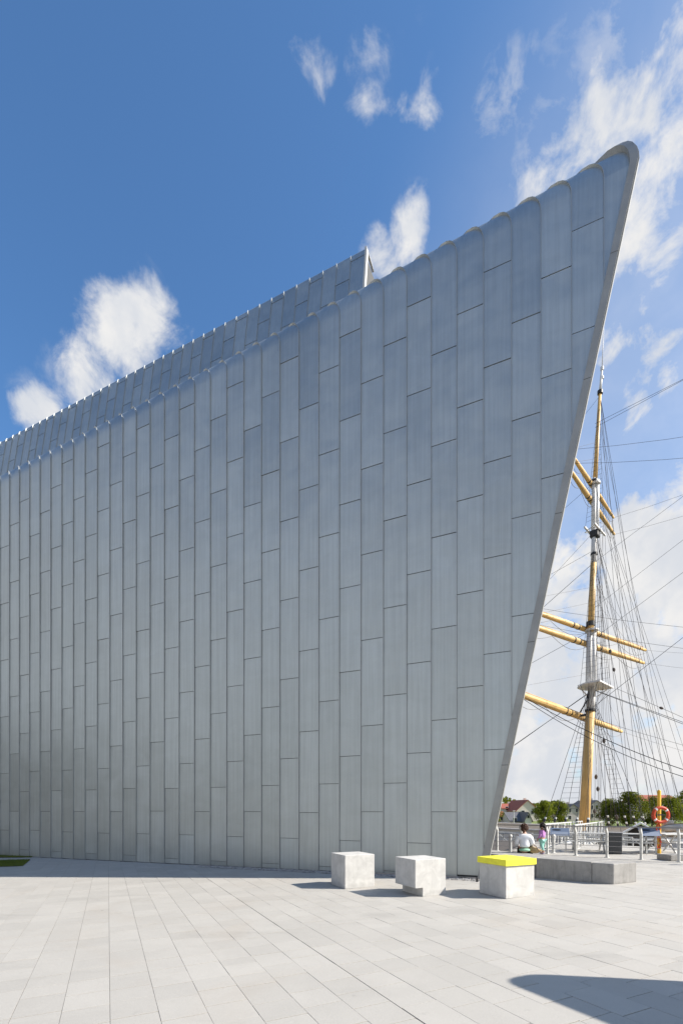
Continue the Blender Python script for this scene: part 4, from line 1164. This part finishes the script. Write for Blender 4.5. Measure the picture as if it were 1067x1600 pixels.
# white tables with benches
def table(px, py, label, a):
    g0 = G(px, py); t = thing("picnic_table", label, "table", tuple(g0), a, "white tables on the quay")
    b = BM()
    for i in range(3): box(b, (0, -.24 + .24 * i, .72), (1.4, .20, .04))
    obj("tabletop", b, M['steelw'], t)
    for s in (-1, 1):
        b = BM(); box(b, (0, s * .62, .43), (1.4, .24, .04)); obj("seat", b, M['steelw'], t)
        b = BM(); x = s * .5
        tube(b, [(x, -.62, 0), (x, -.1, .70)], .035, 4); tube(b, [(x, .62, 0), (x, .1, .70)], .035, 4); tube(b, [(x, -.66, .40), (x, .66, .40)], .03, 4); obj("leg", b, M['steelw'], t)
table(1046, 1332, "white picnic table right of the yellow post", radians(20))
table(985, 1332, "white picnic table beside the dark cabinet", radians(-30))
table(918, 1330, "white picnic table in front of the mast foot", radians(-20))
# kiosk with a grey gabled roof
kp = P(1001, 1316, 25.5)
t = thing("kiosk", "small open kiosk with grey gabled roof on white posts", "kiosk", tuple(kp), radians(-31))
b = BM(); W2, H2, HR = .72, .52, .98
for s in (-1, 1): prism(b, [(s * (W2 + .12), -.2, H2 - .10), (0, -.2, HR), (0, -.2, HR + .06), (s * (W2 + .12), -.2, H2 - .03)], (0, 1.7, 0))
obj("roof", recalc(b), M['hull'], t)
for s in (-1, 1):
    for y in (0, 1.3):
        b = BM(); box(b, (s * W2 * .92, y, .0), (.09, .09, 1.1)); obj("post", b, M['steelw'], t)
b = BM(); prism(b, [(-W2 * .85, 1.28, -.5), (W2 * .85, 1.28, -.5), (W2 * .85, 1.28, .5), (0, 1.28, .9), (-W2 * .85, 1.28, .5)], (0, .06, 0)); obj("dark_interior", recalc(b), M['black'], t)  # black sheet standing in for the shade inside the open kiosk
b = BM(); box(b, (0, .5, -.46), (1.5, 1.3, .06)); obj("floor_slab", b, M['deck'], t)
b = BM(); box(b, (0, .55, -1.0), (.9, .9, 1.05)); obj("plinth", b, M['hullw'], t)
# boats on deck
def boat(px, py, d, L, W3, Hh, label, mt, a, inv=True):
    q = P(px, py, d); t = thing("ship_boat", label, "boat", tuple(q), a, "boats stowed on the ship"); b = BM(); secs = []
    for i in range(11):
        f = -1 + 2 * i / 10; wv = W3 * sqrt(max(0.0025, 1 - abs(f) ** 2.4)); hv = Hh * (1 - .35 * abs(f) ** 2)
        secs.append([b.verts.new((f * L / 2, wv * cos(p_), hv * sin(p_))) for p_ in [pi * j / 8 for j in range(9)]])
    for A, B in zip(secs, secs[1:]):
        for j in range(8): b.faces.new((A[j], A[j + 1], B[j + 1], B[j]))
        b.faces.new((A[8], A[0], B[0], B[8]))
    b.faces.new(secs[0]); b.faces.new(secs[-1][::-1])
    obj("boat_hull", recalc(b), M[mt], t, smooth=True)
    b = BM(); tube(b, [(-L / 2, 0, Hh * .62), (-L / 4, 0, Hh * .96), (0, 0, Hh * 1.03), (L / 4, 0, Hh * .96), (L / 2, 0, Hh * .62)], .03, 5); obj("keel", b, M['brown'], t)
    for x in (-L / 4, L / 4):
        b = BM(); box(b, (x, 0, -.15), (.2, W3 * 1.8, .32)); obj("chock", b, M['deck'], t)
boat(1066, 1299, 27, 2.4, .45, .42, "pale upturned boat right of the lifebuoy post", 'boatw', radians(-8))
b = BM(); q = P(1044, 1299.5, 28); lathe(b, [(.14, 0), (.24, .25), (.27, .5), (.25, .62), (.20, .66)], (0, 0, 0), 14); tag(obj("wooden_tub", b, M['boatw'], loc=q), "wooden tub standing beside the upturned boat", "tub")
# digger and netting by the far houses
dp = P(785, 1295.5, 60); dp.z = -2.6
q = P(785, 1296, 82); q.z = -2.65
t = thing("digger", "small orange digger on the far bank by the zinc wall edge", "digger", tuple(q), radians(20))
b = BM(); box(b, (0, 0, .85), (1.9, 1.3, .7), None, .08); obj("body", b, M['digger'], t)
b = BM(); box(b, (.1, 0, 1.55), (.9, 1.0, .8), None, .1); obj("cab", b, M['grey'], t)
for s in (-1, 1):
    b = BM(); box(b, (0, s * .6, .28), (2.0, .35, .55), None, .2); obj("track", b, M['black'], t)
b = BM(); tube(b, [(-.8, 0, .9), (-1.7, 0, 2.0), (-2.5, 0, 1.3)], [.14, .12, .09], 6); obj("arm", b, M['digger'], t)
b = BM(); prism(b, [(-2.7, -.3, 1.25), (-2.2, -.3, 1.3), (-2.3, -.3, .7), (-2.75, -.3, .8)], (0, .6, 0)); obj("bucket", recalc(b), M['grey'], t)
# lamp post by the low house
q = P(802.5, 1290, 100); q.z = -2.5
t = thing("street_lamp", "slim white street lamp before the low grey house", "lamp", tuple(q))
b = BM(); tube(b, [(0, 0, 0), (0, 0, 2.2), (0, 0, 3.6)], [.08, .06, .05], 8); obj("lamp_pole", b, M['hullw'], t)
b = BM(); box(b, (0, 0, 3.65), (.5, .25, .12), None, .02); obj("lamp_head", b, M['hullw'], t)

# ------------------------------------------------------------------ people
def skinmesh(name, verts, edges, material, parent, lev=2, root=0):
    """one continuous surface grown round a skeleton: verts = (point, radius or (rx,ry))"""
    me = bpy.data.meshes.new(name); me.from_pydata([v[0] for v in verts], edges, [])
    o = bpy.data.objects.new(name, me); C.objects.link(o)
    md = o.modifiers.new("s", 'SKIN'); md.use_smooth_shade = True
    for i, v in enumerate(verts):
        rr = v[1] if isinstance(v[1], tuple) else (v[1], v[1]); me.skin_vertices[0].data[i].radius = rr; me.skin_vertices[0].data[i].use_root = i == root
    o.modifiers.new("u", 'SUBSURF').levels = lev
    dg = bpy.context.evaluated_depsgraph_get(); ev = o.evaluated_get(dg); m2 = bpy.data.meshes.new_from_object(ev)
    o.modifiers.clear(); o.data = m2; bpy.data.meshes.remove(me); m2.materials.clear(); m2.materials.append(material)
    for f in m2.polygons: f.use_smooth = True
    o.name = name; m2.name = name
    if parent is not None: o.parent = parent
    return o
def head(bm, c, r, face):
    """head with brow, nose, chin and ears, face points along +-y by face sign"""
    ret = bmesh.ops.create_uvsphere(bm, u_segments=16, v_segments=12, radius=1)
    for v in ret['verts']:
        x, y, z = v.co
        k = 1 - .22 * max(0, -z) ** 1.5
        v.co = Vector((x * r * .80 * k, y * r * .96 * k + (face * r * .10 if z < -.2 else 0), z * r * 1.12)) + Vector(c)
    fy = face
    box(bm, Vector(c) + Vector((0, fy * r * .98, -.10 * r)), (.22 * r, .34 * r, .42 * r))
    for s in (-1, 1): box(bm, Vector(c) + Vector((s * r * .80, 0, -.05 * r)), (.12 * r, .26 * r, .44 * r))
# the seated person, seen from behind on the back edge of the bench
sp = G(819, 1333, HBN + .02); zseat = sp.z
man = thing("person", "person in a white shirt sitting on the bench with their back turned", "person", tuple(sp), radians(-16))
bodyv = [((0, 0, .10), (.155, .12)), ((0, .015, .27), (.135, .10)), ((0, .02, .42), (.16, .11)), ((0, .035, .53), (.12, .085)), ((0, .05, .60), .055), ((0, .055, .68), .055),
         ((.17, .03, .52), .068), ((-.17, .03, .52), .068), ((.235, .05, .30), .050), ((-.235, .05, .30), .050), ((.16, .27, .19), .038), ((-.16, .27, .19), .038), ((.12, .36, .19), .030), ((-.12, .36, .19), .030),
         ((.10, .16, .085), .092), ((-.10, .16, .085), .092), ((.12, .46, .085), .066), ((-.12, .46, .085), .066), ((.12, .50, -.20), .050), ((-.12, .50, -.20), .050), ((.12, .50, -.43), .036), ((-.12, .50, -.43), .036), ((.13, .62, -.47), .034), ((-.13, .62, -.47), .034)]
be = [(0, 1), (1, 2), (2, 3), (3, 4), (4, 5), (3, 6), (3, 7), (6, 8), (7, 9), (8, 10), (9, 11), (10, 12), (11, 13), (0, 14), (0, 15), (14, 16), (15, 17), (16, 18), (17, 19), (18, 20), (19, 21), (20, 22), (21, 23)]
body = skinmesh("body", bodyv, be, M['skin'], man)
for s in (-1, 1):
    for j, (dx_, L) in enumerate(((-.022, .055), (-.007, .065), (.008, .06), (.022, .048))):
        pass
hb = BM(); head(hb, (0, .065, .775), .105, 1)
for s in (-1, 1):       # hands: palm, four fingers and a thumb resting on the thighs
    w0 = Vector((s * .12, .36, .19)); box(hb, w0 + Vector((0, .05, -.01)), (.075, .09, .03), None, .010)
    for j in range(4): q = w0 + Vector((-.028 + .019 * j, .09, -.012)); tube(hb, [q, q + Vector((0, .035, -.006)), q + Vector((0, .06 - .004 * abs(j - 1.5), -.025))], [.009, .0085, .007], 6)
    q = w0 + Vector((-s * .036, .02, -.01)); tube(hb, [q, q + Vector((-s * .022, .03, -.004)), q + Vector((-s * .024, .055, -.012))], [.011, .0095, .008], 6)
me2 = bpy.data.meshes.new("h"); hb.to_mesh(me2); hb.free()
bm = BM(); bm.from_mesh(body.data); bm.from_mesh(me2); bm.to_mesh(body.data); bm.free(); bpy.data.meshes.remove(me2)
for f in body.data.polygons: f.use_smooth = True
skinmesh("shirt", [((0, 0, .16), (.185, .145)), ((0, .012, .27), (.172, .128)), ((0, .02, .42), (.185, .132)), ((0, .03, .53), (.125, .095)), ((0, .045, .585), (.062, .062)), ((.175, .03, .515), .088), ((-.175, .03, .515), .088), ((.245, .045, .30), .070), ((-.245, .045, .30), .070), ((.18, .21, .215), .052), ((-.18, .21, .215), .052)],
         [(0, 1), (1, 2), (2, 3), (3, 4), (3, 5), (3, 6), (5, 7), (6, 8), (7, 9), (8, 10)], M['shirt'], man)
skinmesh("undershirt_hem", [((0, -.005, .045), (.170, .138)), ((0, 0, .10), (.190, .150)), ((0, 0, .155), (.17, .13))], [(0, 1), (1, 2)], M['mint'], man)
skinmesh("trousers", [((0, .0, .06), (.19, .145)), ((.11, .17, .088), .105), ((-.11, .17, .088), .105), ((.12, .46, .088), .080), ((-.12, .46, .088), .080), ((.12, .50, -.20), .065), ((-.12, .50, -.20), .065), ((.12, .50, -.41), .055), ((-.12, .50, -.41), .055)],
         [(0, 1), (0, 2), (1, 3), (2, 4), (3, 5), (4, 6), (5, 7), (6, 8)], M['blackc'], man)
def hair(parent, c, r, mt, seed, n=240, ln=.05):
    b = BM(); rr_ = random.Random(seed)
    ret = bmesh.ops.create_uvsphere(b, u_segments=16, v_segments=12, radius=1)
    for v in ret['verts']:
        x, y, z = v.co; v.co = Vector((x * r * .92, y * r * 1.02 - r * .06, z * r * 1.12)) + Vector(c) + Vector((0, 0, r * .08))
        if z < -.35: v.co.z = c[2] - r * .35
    for i in range(n):
        d = Vector((rr_.gauss(0, 1), rr_.gauss(-.4, 1), rr_.gauss(.3, .8))).normalized()
        p = Vector(c) + Vector((d.x * r * .93, d.y * r * 1.0 - r * .06, d.z * r * 1.12 + r * .08))
        if d.y > .55 and d.z < .3: continue
        tube(b, [p, p + d * ln * .5 + Vector((rr_.uniform(-.02, .02), rr_.uniform(-.02, .02), .0)), p + d * ln * .6 + Vector((rr_.uniform(-.03, .03), rr_.uniform(-.02, .02), -ln * .8))], [.016, .013, .004], 5)
    obj("hair", b, mt, parent, smooth=True)
hair(man, (0, .06, .785), .099, M['hair'], 4, 260, .030)
man.scale = (.90, .92, .92)
# canvas bag on the bench beside the person
bq = Vector((sp.x, sp.y, zseat)) + Vector((.31, -.02, 0))
t = thing("canvas_bag", "tan canvas bag slumped on the bench beside the seated person", "bag", tuple(bq), radians(-20)); t.scale = (.78, .85, .85)
b = BM(); ret = bmesh.ops.create_uvsphere(b, u_segments=16, v_segments=10, radius=1)
for v in ret['verts']:
    x, y, z = v.co; v.co = Vector((x * .24 - .05 * z, y * .12, .11 + z * .11 * (1.25 - .9 * (x + .3)) if x > -.3 else .11 + z * .14)); v.co.z = max(v.co.z, .0)
obj("bag_body", recalc(b), M['bag'], t, smooth=True)
b = BM(); tube(b, [(-.16, 0, .20), (-.10, -.05, .30), (0, -.08, .24), (.10, -.10, .10), (.2, -.1, .02)], .014, 6); obj("strap", b, M['brown'], t)
# the child, walking left along the quay behind the railing
cp = G(847, 1334.5)
kid = thing("person", "child in a lilac top and mint leggings standing by the quay railing", "person", tuple(cp), radians(25))
K = .985
def k3(x, y, z): return (x * K, y * K, z * K)
kv = [(k3(0, 0, .62), (.095, .08)), (k3(0, 0, .74), (.085, .068)), (k3(0, 0, .87), (.095, .07)), (k3(0, 0, .94), .055), (k3(0, .01, 1.0), .036), (k3(.105, 0, .90), .042), (k3(-.105, 0, .90), .042), (k3(.15, .04, .74), .032), (k3(-.15, -.03, .74), .032), (k3(.15, .14, .64), .024), (k3(-.17, .06, .60), .024),
      (k3(.06, 0, .55), .072), (k3(-.06, 0, .55), .072), (k3(.065, .05, .32), .048), (k3(-.065, -.03, .32), .048), (k3(.065, .05, .08), .032), (k3(-.065, -.12, .09), .032), (k3(.065, .15, .035), .030), (k3(-.065, -.02, .035), .030)]
ke_ = [(0, 1), (1, 2), (2, 3), (3, 4), (2, 5), (2, 6), (5, 7), (6, 8), (7, 9), (8, 10), (0, 11), (0, 12), (11, 13), (12, 14), (13, 15), (14, 16), (15, 17), (16, 18)]
kb_ = skinmesh("body", kv, ke_, M['skin'], kid)
hb = BM(); head(hb, k3(0, .02, 1.095), .088, 1)
for s, w0 in ((1, Vector(k3(.15, .14, .64))), (-1, Vector(k3(-.17, .06, .60)))):
    dn = Vector((0, .5, -.87)); box(hb, w0 + dn * .03, (.03, .045, .06), None, .008)
    for j in range(4): q = w0 + dn * .055 + Vector((0, -.018 + .012 * j, 0)); tube(hb, [q, q + dn * .02 + Vector((-s * .003, 0, 0)), q + dn * .04 + Vector((-s * .012, 0, 0))], [.007, .0065, .005], 6)
    q = w0 + Vector((0, .026, -.01)); tube(hb, [q, q + Vector((-s * .004, .018, -.014)), q + Vector((-s * .010, .022, -.034))], [.008, .007, .005], 6)
me2 = bpy.data.meshes.new("h"); hb.to_mesh(me2); hb.free()
bm = BM(); bm.from_mesh(kb_.data); bm.from_mesh(me2); bm.to_mesh(kb_.data); bm.free(); bpy.data.meshes.remove(me2)
for f in kb_.data.polygons: f.use_smooth = True
skinmesh("top", [(k3(0, 0, .60), (.118, .10)), (k3(0, 0, .74), (.105, .088)), (k3(0, 0, .87), (.112, .086)), (k3(0, 0, .945), (.06, .058)), (k3(.11, 0, .895), .056), (k3(-.11, 0, .895), .056), (k3(.152, .04, .74), .044), (k3(-.152, -.03, .74), .044), (k3(.15, .12, .655), .034), (k3(-.167, .045, .62), .034)],
         [(0, 1), (1, 2), (2, 3), (2, 4), (2, 5), (4, 6), (5, 7), (6, 8), (7, 9)], M['purple'], kid)
skinmesh("leggings", [(k3(0, 0, .60), (.11, .095)), (k3(.062, 0, .54), .082), (k3(-.062, 0, .54), .082), (k3(.065, .05, .32), .057), (k3(-.065, -.03, .32), .057), (k3(.065, .05, .12), .042), (k3(-.065, -.11, .13), .042)],
         [(0, 1), (0, 2), (1, 3), (2, 4), (3, 5), (4, 6)], M['teal'], kid)
for v in ((.065, .05), (-.065, -.12)):
    skinmesh("shoe", [(k3(v[0], v[1] - .02, .045), .043), (k3(v[0], v[1] + .06, .035), .037), (k3(v[0], v[1] + .13, .03), .030)], [(0, 1), (1, 2)], M['shoe'], kid)
hair(kid, k3(0, .015, 1.115), .094, M['hairb'], 6, 120, .04)
b = BM(); tube(b, [k3(0, -.085, 1.12), k3(0, -.14, 1.06), k3(0, -.13, .94), k3(0, -.12, .86)], [.03, .034, .028, .008], 8); obj("ponytail", b, M['hairb'], kid, smooth=True)

# ------------------------------------------------------------------ totem sign outside the frame whose shadow lies across the paving
sh = Vector((SUND.x, SUND.y, 0)) / SUND.z
HT = 3.3
tip = G(770, 1523); Bp = tip + sh * HT
tot = thing("totem_sign", "tall grey totem sign with rounded corner right of the paving, casting a shadow", "sign", (Bp.x, Bp.y, gz(Bp.x, Bp.y)))
dT = Vector((.46, -.89, 0)).normalized(); nT = Vector((-dT.y, dT.x, 0))
b = BM(); RC = .42; lean = .10
poly = [(.12, 0), (2.6, 0), (2.6, HT)]
poly += [(RC - RC * sin(a), HT - RC + RC * cos(a)) for a in [i * pi / 2 / 10 for i in range(11)]]
prism(b, [dT * a + Vector((0, 0, z)) for a, z in poly], nT * .14); obj("sign_panel", recalc(b), M['zinc'], tot)
b = BM(); box(b, dT * 1.35 + nT * .07 + Vector((0, 0, .03)), (2.9, .45, .06), atan2(dT.y, dT.x)); obj("sign_plinth", b, M['grey'], tot)
